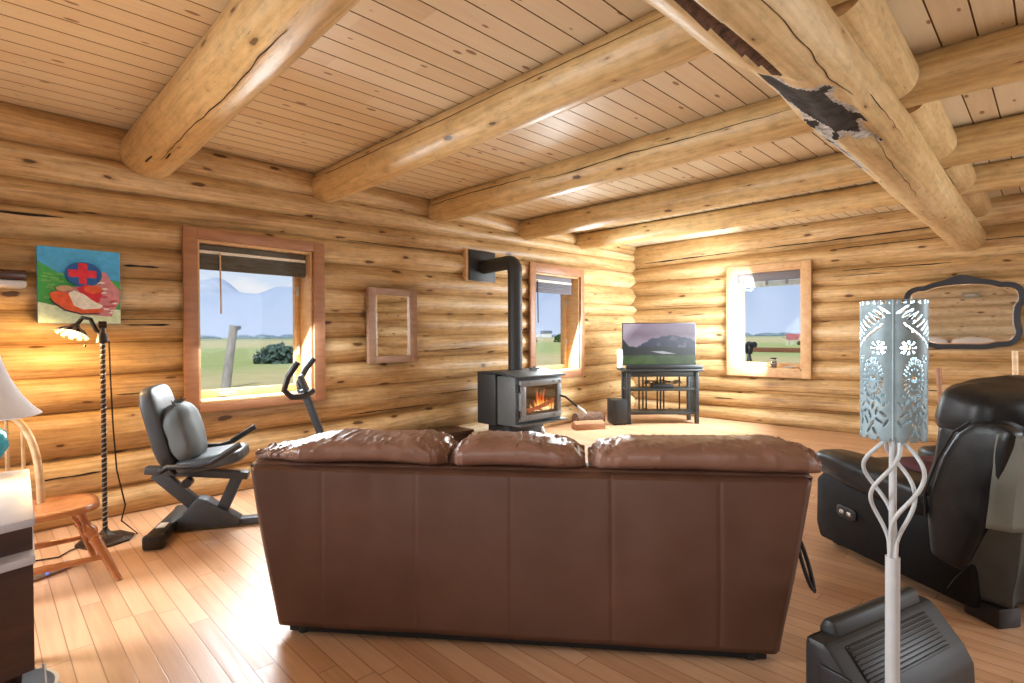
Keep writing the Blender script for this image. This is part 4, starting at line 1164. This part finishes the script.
b.tube(pts, .019, 12); b.build('bent_back', 'pale_wood', ch)
for k in range(4):
    y = -.30 + .066 * k; hh = (1 - ((y + .20) / .20) ** 2) ** .5
    b = B(); b.tube([(-.20, y, .375), (-.20 - .17 * hh, y, .375 + .49 * hh)], [.011, .008], 8); b.build('spindle', 'pale_wood', ch)
pg = thing('power_adapter', 'small white power adapter with a blue light on the floor beside the dresser', 'adapter', (-3.90, .255, 0), (0, 0, R(118)))
b = B(); b.box((0, 0, .018), (.24, .045, .036), .008); b.build('body', 'white_plastic', pg)
M['blue_led'] = simple('blue_led', (.1, .2, .9), .4, emit=(.1, .25, 1), estr=1.0)
b = B(); b.cyl((-.02, -.02, .02), (-.02, -.025, .02), .009, n=12); b.build('indicator', 'blue_led', pg)

# dresser, table lamp
dr = thing('dresser', 'dark bow-front dresser with pale glossy top at the left edge', 'dresser', (-3.0, .142, 0), (0, 0, R(-2)))
# world-aligned: right end toward +Y
def bow(x0, x1, y0, y1, bulge, n=14):
    """front edge (toward +X) bows outward"""
    p = [(x0, y0), (x0, y1), (x1, y1)]
    for i in range(1, n):
        q = i / n; p.append((x1 + bulge * math.sin(math.pi * q), y1 + (y0 - y1) * q))
    p.append((x1, y0)); return p[::-1]
f3 = lambda a, c, d: V((a, c, d))
b = B(); b.prism(bow(.03, .83, -1.05, -.005, .10), f3, .30, .625); b.build('lower_body', 'dresser', dr)
b = B(); b.prism(bow(.0, .85, -1.06, .0, .11), f3, .625, .65, .004); b.build('ledge', 'dresser_top', dr)
b = B(); b.prism(bow(.03, .78, -1.05, -.005, .10), f3, .65, .735); b.build('upper_drawer', 'dresser', dr)
b = B(); b.prism(bow(.0, .84, -1.06, .0, .11), f3, .735, .76, .005); b.build('top', 'dresser_top', dr)
for z in (.69, .47):
    for y in (-.30, -.76):
        b = B(); b.lathe([(.008, 0), (.008, .02), (.018, .028), (.014, .04)], (.90, y, z), 14, Matrix.Rotation(R(90), 3, 'Y')); b.build('knob', 'dark_bronze', dr)
for (x, y) in ((.08, -.98), (.08, -.06), (.72, -.98), (.72, -.06)):
    b = B(); b.tube([(x, y, 0), (x, y, .31)], [.022, .032], 14); b.build('leg', 'dresser', dr)
tl = thing('table_lamp', 'turquoise ceramic table lamp with white bell shade on the dresser', 'lamp', (-2.97, -.03, .76))
b = B(); b.lathe([(.055, 0), (.06, .012), (.05, .02), (.085, .06), (.112, .11), (.105, .165), (.06, .21), (.03, .235), (.028, .25)], n=32); b.build('ceramic_base', 'teal', tl)
b = B(); b.cyl((0, 0, .25), (0, 0, .33), .012); b.build('socket', 'dark_bronze', tl)
b = B()
prof = [(.205, .232), (.212, .236), (.185, .262), (.150, .31), (.118, .375), (.098, .43), (.080, .495), (.081, .515)]
b.lathe(prof, n=40, capb=False, capt=False); b.build('lamp_shade', 'shade_white', tl, solid=.004)
b = B(); b.puff((0, 0, .38), (.03, .03, .045), 1, 16, 10); b.build('light_bulb', 'white_plastic', tl)

# wall shelf at the left edge
sh = thing('wall_shelf', 'dark wall shelf with white edge mounted on the log wall at left edge', 'shelf', wa(-.03, .08, 1.665), (0, 0, rzA))
b = B(); b.box((0, -.06, .03), (.48, .20, .06), .014); b.build('board', 'dresser', sh)
b = B(); b.box((0, -.06, -.025), (.47, .19, .045), .016); b.build('white_lip', 'white_plastic', sh)
for k in (-.18, .1):
    b = B(); b.box((k, .0, -.08), (.03, .10, .07), .006); b.build('bracket', 'dresser', sh)
# wastebasket
wbk = thing('wastebasket', 'white-rimmed round wastebasket with plastic liner in front of the dresser', 'bin', (-2.16, .03, 0))
b = B(); b.lathe([(.105, 0), (.11, .01), (.128, .24), (.134, .25), (.134, .262), (.124, .262), (.122, .24), (.10, .02)], n=36); b.build('bucket', 'white_plastic', wbk)
b = B(); b.prism([(-.06, .255), (.09, .255), (.06, .285), (.045, .30)], lambda a, c, d: V((a - .07, .10 + d, c)), 0, .004); b.build('liner', 'paper', wbk)

# ------------------------------------------------------------------ pictures and mirrors on the left wall
pic = thing('painting', 'bright canvas painting of red hat under a red cross in blue circle', 'painting', wa(.495, .055, 1.40), (0, 0, rzA))
# local x = s, -y = room, z up
PW, PH = .45, .51
b = B(); P_ = lambda a, c, d: V((a, -d, c))
for nm, c in (('pt_sky', (.07, .42, .78)), ('pt_green', (.06, .42, .09)), ('pt_green2', (.16, .50, .12)), ('pt_ground', (.72, .90, .60)), ('pt_blue', (.015, .10, .33)), ('pt_red', (.66, .02, .04)), ('pt_orange', (.75, .11, .03)), ('pt_pink', (.62, .25, .27)), ('pt_pink2', (.50, .08, .13)), ('pt_white', (.80, .78, .68)), ('pt_line', (.05, .05, .05)), ('pt_tan', (.55, .35, .22))):
    M[nm] = simple(nm, c, .6, var=.18, scale=30)
b.mat('pt_sky'); b.box((0, 0, PH / 2), (PW, .035, PH), .003)
d0 = [.0180]
def blob(poly, mat):
    d0[0] += .00035; b.mat(mat); b.prism(poly, P_, .016, d0[0])
def ell(cx, cz, rx, rz, n=28, j=0, seed=0):
    return [(cx + rx * math.cos(2 * math.pi * i / n) * (1 + j * noise.noise(V((i * 1.7, seed, 0)))), cz + rz * math.sin(2 * math.pi * i / n) * (1 + j * noise.noise(V((i * 1.7, seed, 0))))) for i in range(n)]
hw = PW / 2 - .002
blob([(-hw, .002), (hw, .002), (hw, .30), (.06, .33), (-.08, .31), (-.15, .36), (-hw, .41)], 'pt_green')
for k in range(26):
    rr = random.Random(k); x0 = rr.uniform(-.2, -.10) if k % 3 else rr.uniform(.15, .2); z0 = rr.uniform(.15, .34) if k % 3 else rr.uniform(.14, .28)
    blob(ell(x0, z0, .022, .008, 8, .4, k), 'pt_green2')
blob([(-hw, .002), (hw, .002), (hw, .10), (.10, .11), (-.10, .11), (-hw, .14)], 'pt_ground')
blob([(.04, .06), (.17, .05), (.19, .10), (.218, .16), (.218, .24), (.17, .30), (.14, .36), (.10, .36), (.02, .26), (-.08, .24), (-.13, .21), (-.10, .10)], 'pt_pink')
for k in range(44):
    rr = random.Random(k + 70); x0 = rr.uniform(.07, .20); z0 = rr.uniform(.07, .33); 
    if x0 > .08 + (.36 - z0) * .55: continue
    blob(ell(x0, z0, .018, .007, 7, .4, k), 'pt_pink2' if k % 2 else 'pt_white')
blob(ell(.015, .335, .10, .085), 'pt_blue')
blob([(-.012, .27), (.03, .27), (.03, .315), (.085, .315), (.085, .365), (.035, .365), (.035, .412), (-.015, .412), (-.015, .365), (-.07, .365), (-.065, .315), (-.012, .315)], 'pt_red')
blob([(-.165, .20), (-.13, .215), (-.06, .205), (0, .12), (.08, .10), (.12, .10), (.10, .075), (0, .065), (-.09, .09), (-.15, .14)], 'pt_orange')
blob([(-.02, .24), (.03, .27), (.10, .235), (.115, .20), (.09, .135), (.02, .17)], 'pt_red')
blob(ell(.065, .235, .05, .028), 'pt_orange')
blob([(-.07, .205), (-.04, .225), (.015, .20), (.06, .16), (.12, .125), (.10, .105), (.01, .095), (-.04, .12)], 'pt_white')
blob([(-.165, .165), (-.15, .135), (-.09, .085), (0, .06), (.10, .068), (.10, .074), (0, .068), (-.088, .094), (-.145, .142)], 'pt_line')
blob(ell(-.09, .235, .045, .02, 16, .3, 4), 'pt_tan')
b.build('canvas', None, pic, smooth=False)

mr = thing('wall_mirror', 'small rectangular mirror in a plain wooden frame on the left log wall', 'mirror', wa(3.065, .045, 1.03), (0, 0, rzA))
mw, mh, fw = .60, .765, .085
b = B()
for (x0, x1, z0, z1) in ((-mw / 2, -mw / 2 + fw, 0, mh), (mw / 2 - fw, mw / 2, 0, mh), (-mw / 2 + fw, mw / 2 - fw, 0, fw * .8), (-mw / 2 + fw, mw / 2 - fw, mh - fw * .8, mh)):
    b.box(((x0 + x1) / 2, 0, (z0 + z1) / 2), (x1 - x0, .045, z1 - z0), .004)
b.build('frame', 'grey_frame', mr)
b = B(); b.box((0, .004, mh / 2), (mw - 2 * fw + .01, .01, mh - 1.6 * fw + .01)); b.build('glass', 'mirror', mr)
for sg in (-1, 1):
    b = B(); b.prism([(0, -.006), (.03, -.001), (.03, 0), (0, 0)], lambda a, c, d, sg=sg: V((sg * (mw / 2 - fw - a), c, d)), fw * .8, mh - fw * .8)
    b.build('edge_strip', 'mirror_bevel', mr)

# vanity mirror on the far wall
vm = thing('vanity_mirror', 'wide scalloped mirror in a black carved frame on the far wall', 'mirror', (-.795, YB - .045, 1.15))
def scal(off):
    # half outline right side, from the bottom centre round to the top centre
    half = [(0, .02), (.20, .02), (.30, .045), (.345, .05), (.40, .055), (.445, .09), (.47, .16), (.455, .25), (.45, .36), (.462, .45), (.49, .50), (.488, .58), (.46, .64), (.40, .665), (.33, .67), (.25, .70), (.12, .72), (0, .725)]
    pts = half + [(-x, z) for x, z in half[::-1][1:-1]]
    # smooth closed curve
    out = []; n = len(pts)
    for i in range(n):
        p0, p1, p2, p3 = (V((*pts[(i + k) % n], 0)) for k in (-1, 0, 1, 2))
        for q in (0, .33, .66):
            t = q; out.append(.5 * ((2 * p1) + (-p0 + p2) * t + (2 * p0 - 5 * p1 + 4 * p2 - p3) * t * t + (-p0 + 3 * p1 - 3 * p2 + p3) * t ** 3))
    c = V((0, .37, 0)); n = len(out); res = []
    for i in range(n):
        tg = (out[(i + 1) % n] - out[i - 1]).normalized(); nr = V((tg.y, -tg.x, 0))
        res.append(out[i] + nr * off)
    return [(p.x, p.y) for p in res]
inn = scal(-.006); outl = scal(.048)
# crest at the top centre
outl = [(x, z + .05 * math.exp(-(x / .12) ** 2) * (1 if z > .5 else 0)) for x, z in outl]
b = B(); n = len(inn)
P_ = lambda p, d: V((p[0], -d, p[1]))
for i in range(n):
    j = (i + 1) % n
    for (a0, a1, d_0, d_1) in ((outl, outl, 0, .03), (outl, inn, .03, .022), (inn, inn, .022, 0)):
        b.bm.faces.new([b.bm.verts.new(P_(a0[i], d_0)), b.bm.verts.new(P_(a0[j], d_0)), b.bm.verts.new(P_(a1[j], d_1)), b.bm.verts.new(P_(a1[i], d_1))])
bmesh.ops.remove_doubles(b.bm, verts=b.bm.verts[:], dist=1e-5)
b.build('carved_frame', 'dark_frame', vm)
b = B(); b.prism(scal(0), lambda a, c, d: V((a, -d, c)), 0, .012); b.build('glass', 'mirror', vm)
b = B(); i2 = scal(-.022)
for i in range(n):
    j = (i + 1) % n
    b.bm.faces.new([b.bm.verts.new(P_(inn[i], .013)), b.bm.verts.new(P_(inn[j], .013)), b.bm.verts.new(P_(i2[j], .016)), b.bm.verts.new(P_(i2[i], .016))])
bmesh.ops.remove_doubles(b.bm, verts=b.bm.verts[:], dist=1e-5)
b.build('bevelled_edge', 'mirror_bevel', vm)

# jar and dish on the far window sill
jz = W3[2] + .022
jr = thing('jar', 'small glass jar with dark lid on the far window sill', 'jar', (-2.90, YB + .08, jz))
b = B(); b.lathe([(.040, .0), (.045, .008), (.045, .10), (.036, .115), (.036, .125)], n=20); b.build('glass_body', 'jar_glass', jr)
b = B(); b.lathe([(.036, .006), (.041, .012), (.041, .08), (.03, .085)], n=20); b.build('contents', 'jar_fill', jr)
b = B(); b.cyl((0, 0, .122), (0, 0, .142), .042, n=20); b.build('lid', 'black_metal', jr)
ds = thing('sill_dish', 'small flat pale dish right of the jar on the far window sill', 'dish', (-2.68, YB + .08, jz))
b = B(); b.lathe([(.045, 0), (.06, .006), (.07, .022), (.066, .022), (.055, .010)], n=20); b.build('bowl', 'white_metal', ds)

# ------------------------------------------------------------------ recliner
RO = V((-.318, 3.21, 0)); ra = V((-.815, .58, 0)).normalized()
rc = frame_thing('recliner', 'black leather power recliner at right with control panel on its side', 'recliner', RO, ra, None)
# local x = forward (away to the left), local y: rz of ra -> y = (-ra.y, ra.x) points to camera side; the chair body lies at y < 0
b = B()
b.prism([(.90, .035), (.935, .12), (.93, .40), (.85, .47), (.30, .47), (.08, .42), (-.05, .30), (-.06, .05)], lambda a, c, d: V((a, d, c)), -.10, .0, .02)
b.build('side_panel', 'recliner_side', rc)
b = B()
b.prism([(.90, .035), (.935, .12), (.93, .40), (.85, .47), (.30, .47), (.08, .42), (-.05, .30), (-.06, .05)], lambda a, c, d: V((a, d, c)), -.92, -.82, .02)
b.build('side_panel', 'recliner_side', rc)
for y in (-.09, -.83):
    b = B(); b.puff((.52, y, .485), (.45, .125, .085), .5, 44, 20, .010, 5, int(-y * 10), Matrix.Rotation(R(-3), 3, 'Y'), wr=.006); b.build('armrest', 'recliner', rc)
b = B(); b.puff((.52, -.46, .40), (.44, .28, .13), .4, 40, 20, .012, 5, 5, wr=.008); b.build('seat', 'recliner', rc)
b = B(); b.box((.42, -.46, .16), (.84, .74, .22), .02); b.build('seat_base', 'recliner_side', rc)
b = B(); b.puff((.92, -.46, .30), (.07, .29, .20), .5, 32, 18, .008, 5, 6); b.build('footrest', 'recliner', rc)
rb = Matrix.Rotation(R(-14), 3, 'Y')
b = B(); b.puff((.07, -.46, .66), (.15, .44, .33), .38, 60, 30, .012, 4, 7, rb, wr=.008); b.build('backrest', 'recliner', rc)
b = B(); b.puff((.04, -.46, .92), (.175, .445, .145), .45, 60, 26, .016, 4, 8, rb, wr=.014); b.build('headrest', 'recliner', rc)
for y in (-.025, -.895):
    b = B()
    b.prism([(.15, .22), (.17, .46), (.10, .70), (.02, .84), (-.06, .905), (-.16, .915), (-.235, .885), (-.17, .62), (-.10, .38), (-.02, .20)][::-1], lambda a, c, d: V((a, y + d, c)), -.055, .045, .03)
    b.build('wing', 'recliner', rc, sub=1)
    b = B(); pts = [(.155, y + .047, .40), (.16, y + .047, .52), (.09, y + .047, .71), (.015, y + .047, .845), (-.06, y + .045, .905)]
    b.tube(pts, .006, 6); b.build('piping', 'recliner', rc)
cp = B(); cp.puff((.675, .003, .255), (.075, .010, .036), .55, 28, 12); cp_o = cp.build('control_panel', 'grey_plastic', rc)
for dx in (-.028, .028):
    b = B(); b.puff((.675 + dx, .013, .255), (.018, .006, .013), .7, 14, 8); b.build('button', 'steel', cp_o)
# grey cloth back: taut above, gathered skirt below
b = B()
def taut(u, v):
    y = .02 - .96 * u; z = .87 - .42 * v
    x = -.235 + .045 * v - .035 * math.sin(math.pi * min(1, max(0, u))) + .006 * noise.noise(V((u * 5, v * 3, 3)))
    if u < .05: x += (.05 - u) / .05 * .06
    return V((x, y, z))
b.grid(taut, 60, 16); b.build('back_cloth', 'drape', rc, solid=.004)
b = B()
def skirt(u, v):
    y = .0 - .93 * u; z = .455 - .36 * v
    fold = math.sin(u * 42 + 2.5 * noise.noise(V((u * 4, v * 1.5, 0)))) * .020 * (.35 + .65 * v)
    x = -.185 + .05 * v + fold
    if u < .10: x += (.10 - u) / .10 * (.05 + .13 * v)
    return V((x, y, z))
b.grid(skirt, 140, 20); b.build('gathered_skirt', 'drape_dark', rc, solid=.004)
b = B(); b.box((-.06, -.10, .045), (.16, .12, .09), .01); b.build('foot', 'black_plastic', rc)
b = B(); b.box((-.06, -.82, .045), (.16, .12, .09), .01); b.build('foot', 'black_plastic', rc)
for y in (-.10, -.82):
    b = B(); b.box((.85, y, .03), (.06, .06, .06), .01); b.build('foot', 'black_plastic', rc)
cu = frame_thing('throw_blanket', 'burgundy folded blanket on the seat of the black recliner', 'blanket', RO + ra * .40 + V((.58, .815, 0)) * .40 + V((0, 0, .50)), ra, None)
b = B(); b.puff((0, 0, .035), (.26, .20, .055), .5, 40, 18, .02, 6, 2, wr=.016); b.build('cloth', 'burgundy', cu)

# ------------------------------------------------------------------ punched tin floor lamp
lx, ly = -.277, 1.542
tlm = thing('tin_floor_lamp', 'white floor lamp with punched tin shade in the right foreground', 'lamp', (lx, ly, 0))
LS = .826                              # the shade is about 13 cm across
Rs, Z0, Z1 = .0805 * LS, 1.052, 1.378
b = B()
NA, NZ = 220, 140
fdir = math.atan2(-ly, -lx)              # toward the viewer: that side carries the seam
def hole(a, h):
    """a: arc distance from the seam in metres, h: height above the shade's lower edge"""
    x = abs(a)
    per = 2 * math.pi * Rs / LS / 4
    side = int(x / per); x = x - side * per if side % 2 == 0 else per - (x - side * per)
    def E(cx, cz, rx, rz, rot=0):
        dx, dz = x - cx, h - cz; c, s = math.cos(rot), math.sin(rot)
        return ((dx * c + dz * s) / rx) ** 2 + ((-dx * s + dz * c) / rz) ** 2 < 1
    if h > .382:
        return ((x + .006) % .020 - .010) ** 2 + (h - .388) ** 2 < .0058 ** 2
    # feathers
    for k in range(9):
        cx = .022 + .012 * k; cz = .352 - .009 * k + .014
        if E(cx, cz, .0038, .019, R(-52)): return True
    for k in range(8):
        if E(.030 + .013 * k, .322 - .010 * k, .003, .012, R(40)): return True
    # flower with petals
    for (fx_, fz, rp) in ((.036, .262, .018), (.088, .232, .010), (.105, .335, .010)):
        dx, dz = x - fx_, h - fz; r = math.hypot(dx, dz)
        if r < rp * .33: return True
        if rp * .5 < r < rp * 1.15 and math.cos(8 * math.atan2(dz, dx)) > .15: return True
    # almond eye of dashes
    for (ex, ez, w_, hh) in ((.052, .175, .026, .052), (.120, .165, .020, .05)):
        dx, dz = (x - ex) / w_, (h - ez) / hh; r = math.hypot(dx, dz) + .25 * abs(dz) ** 3 * 0
        an = math.atan2(dz, dx)
        if .82 < r < 1.18 and math.cos(26 * an) > -.05: return True
        if (x - ex) ** 2 + (h - ez) ** 2 < .0088 ** 2: return True
        if .52 < r < .66 and math.cos(12 * an) > .35: return True
    # leaf sprays
    for k, (cx, cz, a0) in enumerate(((.018, .105, 40), (.034, .115, -35), (.050, .098, 20), (.066, .108, -30), (.082, .098, 45), (.10, .106, -20), (.12, .10, 30), (.14, .11, -30),
                                     (.024, .078, -50), (.040, .084, 15), (.060, .074, -15), (.076, .082, 60), (.094, .074, -45), (.112, .08, 10), (.135, .075, 50),
                                     (.016, .052, 30), (.034, .058, -60), (.052, .048, 35), (.070, .056, -25), (.088, .048, 20), (.108, .054, -50), (.13, .05, 20), (.046, .028, -30), (.062, .030, 30), (.10, .028, -20), (.12, .03, 35))):
        if E(cx, cz, .0036, .0115, R(a0)): return True
    if h > .12 and h < .145 and ((x + .01) % .022 - .011) ** 2 + (h - .128) ** 2 < .005 ** 2: return True
    return False
rings = {}
for i in range(NA):
    a = 2 * math.pi * i / NA
    for j in range(NZ + 1):
        h = (Z1 - Z0) * j / NZ
        arc = ((a + math.pi) % (2 * math.pi) - math.pi) * Rs
        rr = Rs * (1 + .008 * math.cos(6 * a)) * (1 + .02 * (h / .4 - .5))
        zb = Z0 + h
        if j == 0: zb = Z0 + .006 * abs(math.sin(a * 12))
        if j == NZ: zb = Z1 - .0
        rings[i, j] = b.bm.verts.new((rr * math.cos(a + fdir), rr * math.sin(a + fdir), zb))
for i in range(NA):
    for j in range(NZ):
        a = 2 * math.pi * (i + .5) / NA; arc = ((a + math.pi) % (2 * math.pi) - math.pi) * Rs
        h = (Z1 - Z0) * (j + .5) / NZ
        if .005 < abs(arc) and hole(arc / LS, h / LS): continue
        if h < .010 and (abs(arc) % .026) < .006: continue
        b.bm.faces.new((rings[i, j], rings[(i + 1) % NA, j], rings[(i + 1) % NA, j + 1], rings[i, j + 1]))
for v in list(b.bm.verts):
    if not v.link_faces: b.bm.verts.remove(v)
shd = b.build('lamp_shade', 'tin', tlm, solid=.0012)
b = B(); c_, s_ = math.cos(fdir), math.sin(fdir)
b.tube([((Rs + .003) * c_, (Rs + .0015) * s_, Z0 + .004), ((Rs + .002) * c_, (Rs + .002) * s_, Z1)], .0024, 8); b.build('shade_seam', 'tin', shd)
b = B(); b.cyl((0, 0, .02), (0, 0, .770), .0150, n=24); b.build('lower_pole', 'white_metal', tlm)
b = B(); b.cyl((0, 0, .76), (0, 0, 1.14), .0080, n=16); b.build('upper_pole', 'white_metal', tlm)
for k in range(4):
    b = B(); pts = []
    ph = fdir + R(45) + k * math.pi / 2
    for i in range(33):
        q = i / 32; z = .767 + .291 * q
        r = .0085 + .054 * math.sin(math.pi * min(1, max(0, (q - .12) / .88)) ** 1.45)
        tw = ph + math.pi * 1.0 * q ** 1.2
        pts.append((r * math.cos(tw), r * math.sin(tw), z))
    b.tube(pts, .0046, 10); b.build('twisted_rod', 'white_metal', tlm)
b = B(); b.lathe([(.115, 0), (.115, .01), (.09, .02), (.03, .028), (.018, .042)], n=36); b.build('base', 'white_metal', tlm)
b = B(); b.cyl((0, 0, 1.13), (0, 0, 1.21), .015); b.build('socket', 'white_metal', tlm)
b = B(); b.puff((0, 0, 1.275), (.028, .028, .05), 1, 20, 14); b.build('light_bulb', 'bulb', tlm)

# ------------------------------------------------------------------ black vented appliance
ap = thing('dehumidifier', 'black vented dehumidifier on the floor behind the tin lamp pole', 'dehumidifier', (-.462, 2.142, 0), (0, 0, R(73.0)))
b = B()
b.prism([(0, .02), (0, .350), (-.012, .362), (-.060, .362), (-.078, .350), (-.168, .250), (-.196, .20), (-.205, .02)], lambda a, c, d: V((d, a, c)), -.33, .285, .016)
b.prism([(.002, .30), (.002, .372), (-.014, .402), (-.046, .401), (-.062, .350), (-.062, .30)], lambda a, c, d: V((d, a, c)), -.255, .235, .014)
b.build('body', 'grey_plastic', ap)
b = B(); sl = math.atan2(.10, .09); rr = Matrix.Rotation(sl, 3, 'X'); vc = V((-.03, -.1225, .302))
b.box(vc, (.45, .115, .008), .003, rr); b.build('vent_recess', 'black_plastic', ap)
b = B()
for k in range(9):
    p = rr @ V((0, -.050 + .0125 * k, .005)); b.box(vc + p, (.44, .0045, .008), .001, rr)
b.build('grille', 'grey_plastic', ap)
b = B(); b.box((-.332, -.10, .17), (.012, .10, .26), .005); b.build('side_inlet', 'black_plastic', ap)
for x in (-.27, .22):
    for y in (-.04, -.165):
        b = B(); b.cyl((x, y, 0), (x, y, .03), .02); b.build('caster', 'black_plastic', ap)

# ------------------------------------------------------------------ wooden chair behind the recliner
bc = thing('side_chair', 'wooden side chair mostly hidden behind the black recliner', 'chair', (-.345, 5.425, 0), (0, 0, R(27)))
for (x, y, h) in ((-.24, -.22, .44), (.24, -.22, .44), (-.24, .22, 1.02), (.24, .22, 1.16)):
    b = B(); b.tube([(x, y, 0), (x, y, h * .5), (x * (1.04 if h > .5 else 1), y + (.05 if h > .5 else 0), h)], .02, 10); b.build('leg', 'pale_wood' if h > 1.1 else 'trim', bc)
b = B(); b.box((0, 0, .455), (.54, .50, .035), .012); b.build('seat', 'jamb', bc)
for z in (.65, .85):
    b = B(); b.box((0, .245, z), (.48, .02, .07), .006); b.build('back_rail', 'jamb', bc)

wdv = thing('wall_heater_control', 'small pale green control box on the rear wall, reflected in the far mirror', 'control box', (-1.62, -2.20, 2.22))
b = B(); b.box((0, 0, .07), (.34, .07, .14), .015); b.build('cover', 'blind_green', wdv)
b = B(); b.box((0, .037, .07), (.20, .006, .05), .002); b.build('dial_plate', 'white_plastic', wdv)
# bench and pillows that the far mirror reflects
bn = thing('storage_bench', 'pale storage bench against the rear wall, seen in the far mirror', 'bench', (-1.9, -1.85, 0))
b = B(); b.box((0, 0, .40), (1.9, .5, .72), .01); b.build('body', 'pale_wood', bn)
b = B(); b.box((0, 0, .78), (1.96, .54, .04), .006); b.build('top', 'pale_wood', bn)
for x in (-.9, .9):
    b = B(); b.box((x, 0, .02), (.08, .4, .04), .004); b.build('foot', 'pale_wood', bn)
for x, lab, wd in ((-2.45, 'plump white pillow on the rear bench, reflected left in the far mirror', .42), (-1.55, 'long white pillow on the rear bench, reflected right in the far mirror', .44)):
    t_ = thing('white_pillow', lab, 'pillow', (x, -1.85, .81), (0, 0, 0), 'white pillows on the bench')
    b = B(); b.puff((0, 0, .20), (wd, .16, .20), .7, 40, 20, .02, 5, int(x * 9), wr=.01); b.build('cover', 'shade_white', t_)

# ------------------------------------------------------------------ world, lights, camera
wd = bpy.data.worlds.new('sky'); SC.world = wd; wd.use_nodes = True
t = NT(wd); t.n.clear()
tc = t.node('ShaderNodeTexCoord').outputs['Generated']
s = t.xyz(tc)
cl = t.noise(t.mapping(tc, (5, 5, 16)), 1, 6, .6)
grad = t.ramp(t.math('MULTIPLY', s[2], 3.0), [(0, (.80, .86, .95)), (.35, (.66, .78, .96)), (1, (.42, .60, .92))])
colr = t.mix(t.ramp(cl, [(.48, 0), (.62, .85)]), grad, (.92, .93, .95))
bg = t.node('ShaderNodeBackground'); t.l.new(colr, bg.inputs[0]); bg.inputs[1].default_value = .88
out = t.node('ShaderNodeOutputWorld'); t.l.new(bg.outputs[0], out.inputs[0])

def area(name, loc, aim, sx_, sy_, power, col=(1, 1, 1)):
    ld = bpy.data.lights.new(name, 'AREA'); ld.shape = 'RECTANGLE'; ld.size = sx_; ld.size_y = sy_; ld.energy = power; ld.color = col
    o = bpy.data.objects.new(name, ld); COL.objects.link(o); o.location = loc
    o.rotation_euler = (V(aim) - V(loc)).to_track_quat('-Z', 'Y').to_euler()
    return o
sun = bpy.data.lights.new('sun', 'SUN'); sun.energy = 2.0; sun.angle = R(1); sun.color = (1, .96, .9)
so = bpy.data.objects.new('sun', sun); COL.objects.link(so); so.rotation_euler = V((-.55, .45, -.75)).to_track_quat('-Z', 'Y').to_euler()
day = (.90, .95, 1.0)
area('rear_fill', (1.3, -2.15, 1.55), (-.6, 4.0, 1.35), 2.0, 1.5, 48, day)  # added fill light at an invented opening behind the camera
area('right_fill', (2.9, 4.6, 1.55), (-3, 4.4, 1.3), 2.0, 1.5, 80, day)  # added fill light; the opening in the unseen right wall is invented
sw_ = area('left_floor_fill', (-4.0, -2.05, 1.45), (-2.35, .75, .0), 1.3, 1.5, 95, day); sw_.data.spread = R(95)  # added light to brighten the left floor; no window stands behind it
area('window_one_fill', wa(1.72, .12, 1.42), wa(1.9, 1.0, .55), .85, 1.1, 70, (.88, .96, 1))  # added area light inside the room at the left window, strengthening its daylight
area('window_two_fill', wa(5.9, .10, 1.45), wa(6.3, 2.0, .8), .95, 1.2, 95, (.84, .95, 1))  # added area light on the room side of the window behind the stove
area('left_wall_fill', (-2.95, 7.78, 1.5), (-4.9, 7.08, 1.2), .85, 1.3, 165, (.84, .95, 1))  # added light inside the room, turned from the camera, to brighten the left wall
def point(name, loc, power, col, rad=.05):
    ld = bpy.data.lights.new(name, 'POINT'); ld.energy = power; ld.color = col; ld.shadow_soft_size = rad
    o = bpy.data.objects.new(name, ld); COL.objects.link(o); o.location = loc; return o
point('floor_lamp_light', V((-4.29, .56, 0)) + hc + ax * .09, 30, (1, .62, .25), .04)
point('tin_lamp_light', (lx, ly, 1.345), 4, (.92, .96, 1), .015)
point('table_lamp_light', (-2.97, -.03, 1.19), 20, (1, .72, .40), .04)

cam = bpy.data.cameras.new('camera'); cam.sensor_width = 36; cam.lens = 36 * 540 / 1024; cam.clip_end = 6000; cam.clip_start = .02
co = bpy.data.objects.new('camera', cam); COL.objects.link(co)
yw, pt_, rl = R(45.4), R(.6), R(-.3)
fh = V((-math.sin(yw), math.cos(yw), 0)); r0 = V((math.cos(yw), math.sin(yw), 0))
ff = fh * math.cos(pt_) - V((0, 0, math.sin(pt_))); u0 = r0.cross(ff)
rv = r0 * math.cos(rl) + u0 * math.sin(rl); uv_ = rv.cross(ff)
co.matrix_world = Matrix.Translation((0, 0, 1.30)) @ Matrix((rv, uv_, -ff)).transposed().to_4x4()
SC.camera = co
SC.view_settings.view_transform = 'Standard'; SC.view_settings.look = 'None'
SC.view_settings.exposure = .12; SC.view_settings.gamma = 1; SC.view_settings.use_curve_mapping = False
SC.cycles.max_bounces = 8; SC.cycles.diffuse_bounces = 4; SC.cycles.transparent_max_bounces = 12
SC.cycles.use_denoising = True
SC.cycles.sample_clamp_indirect = 6
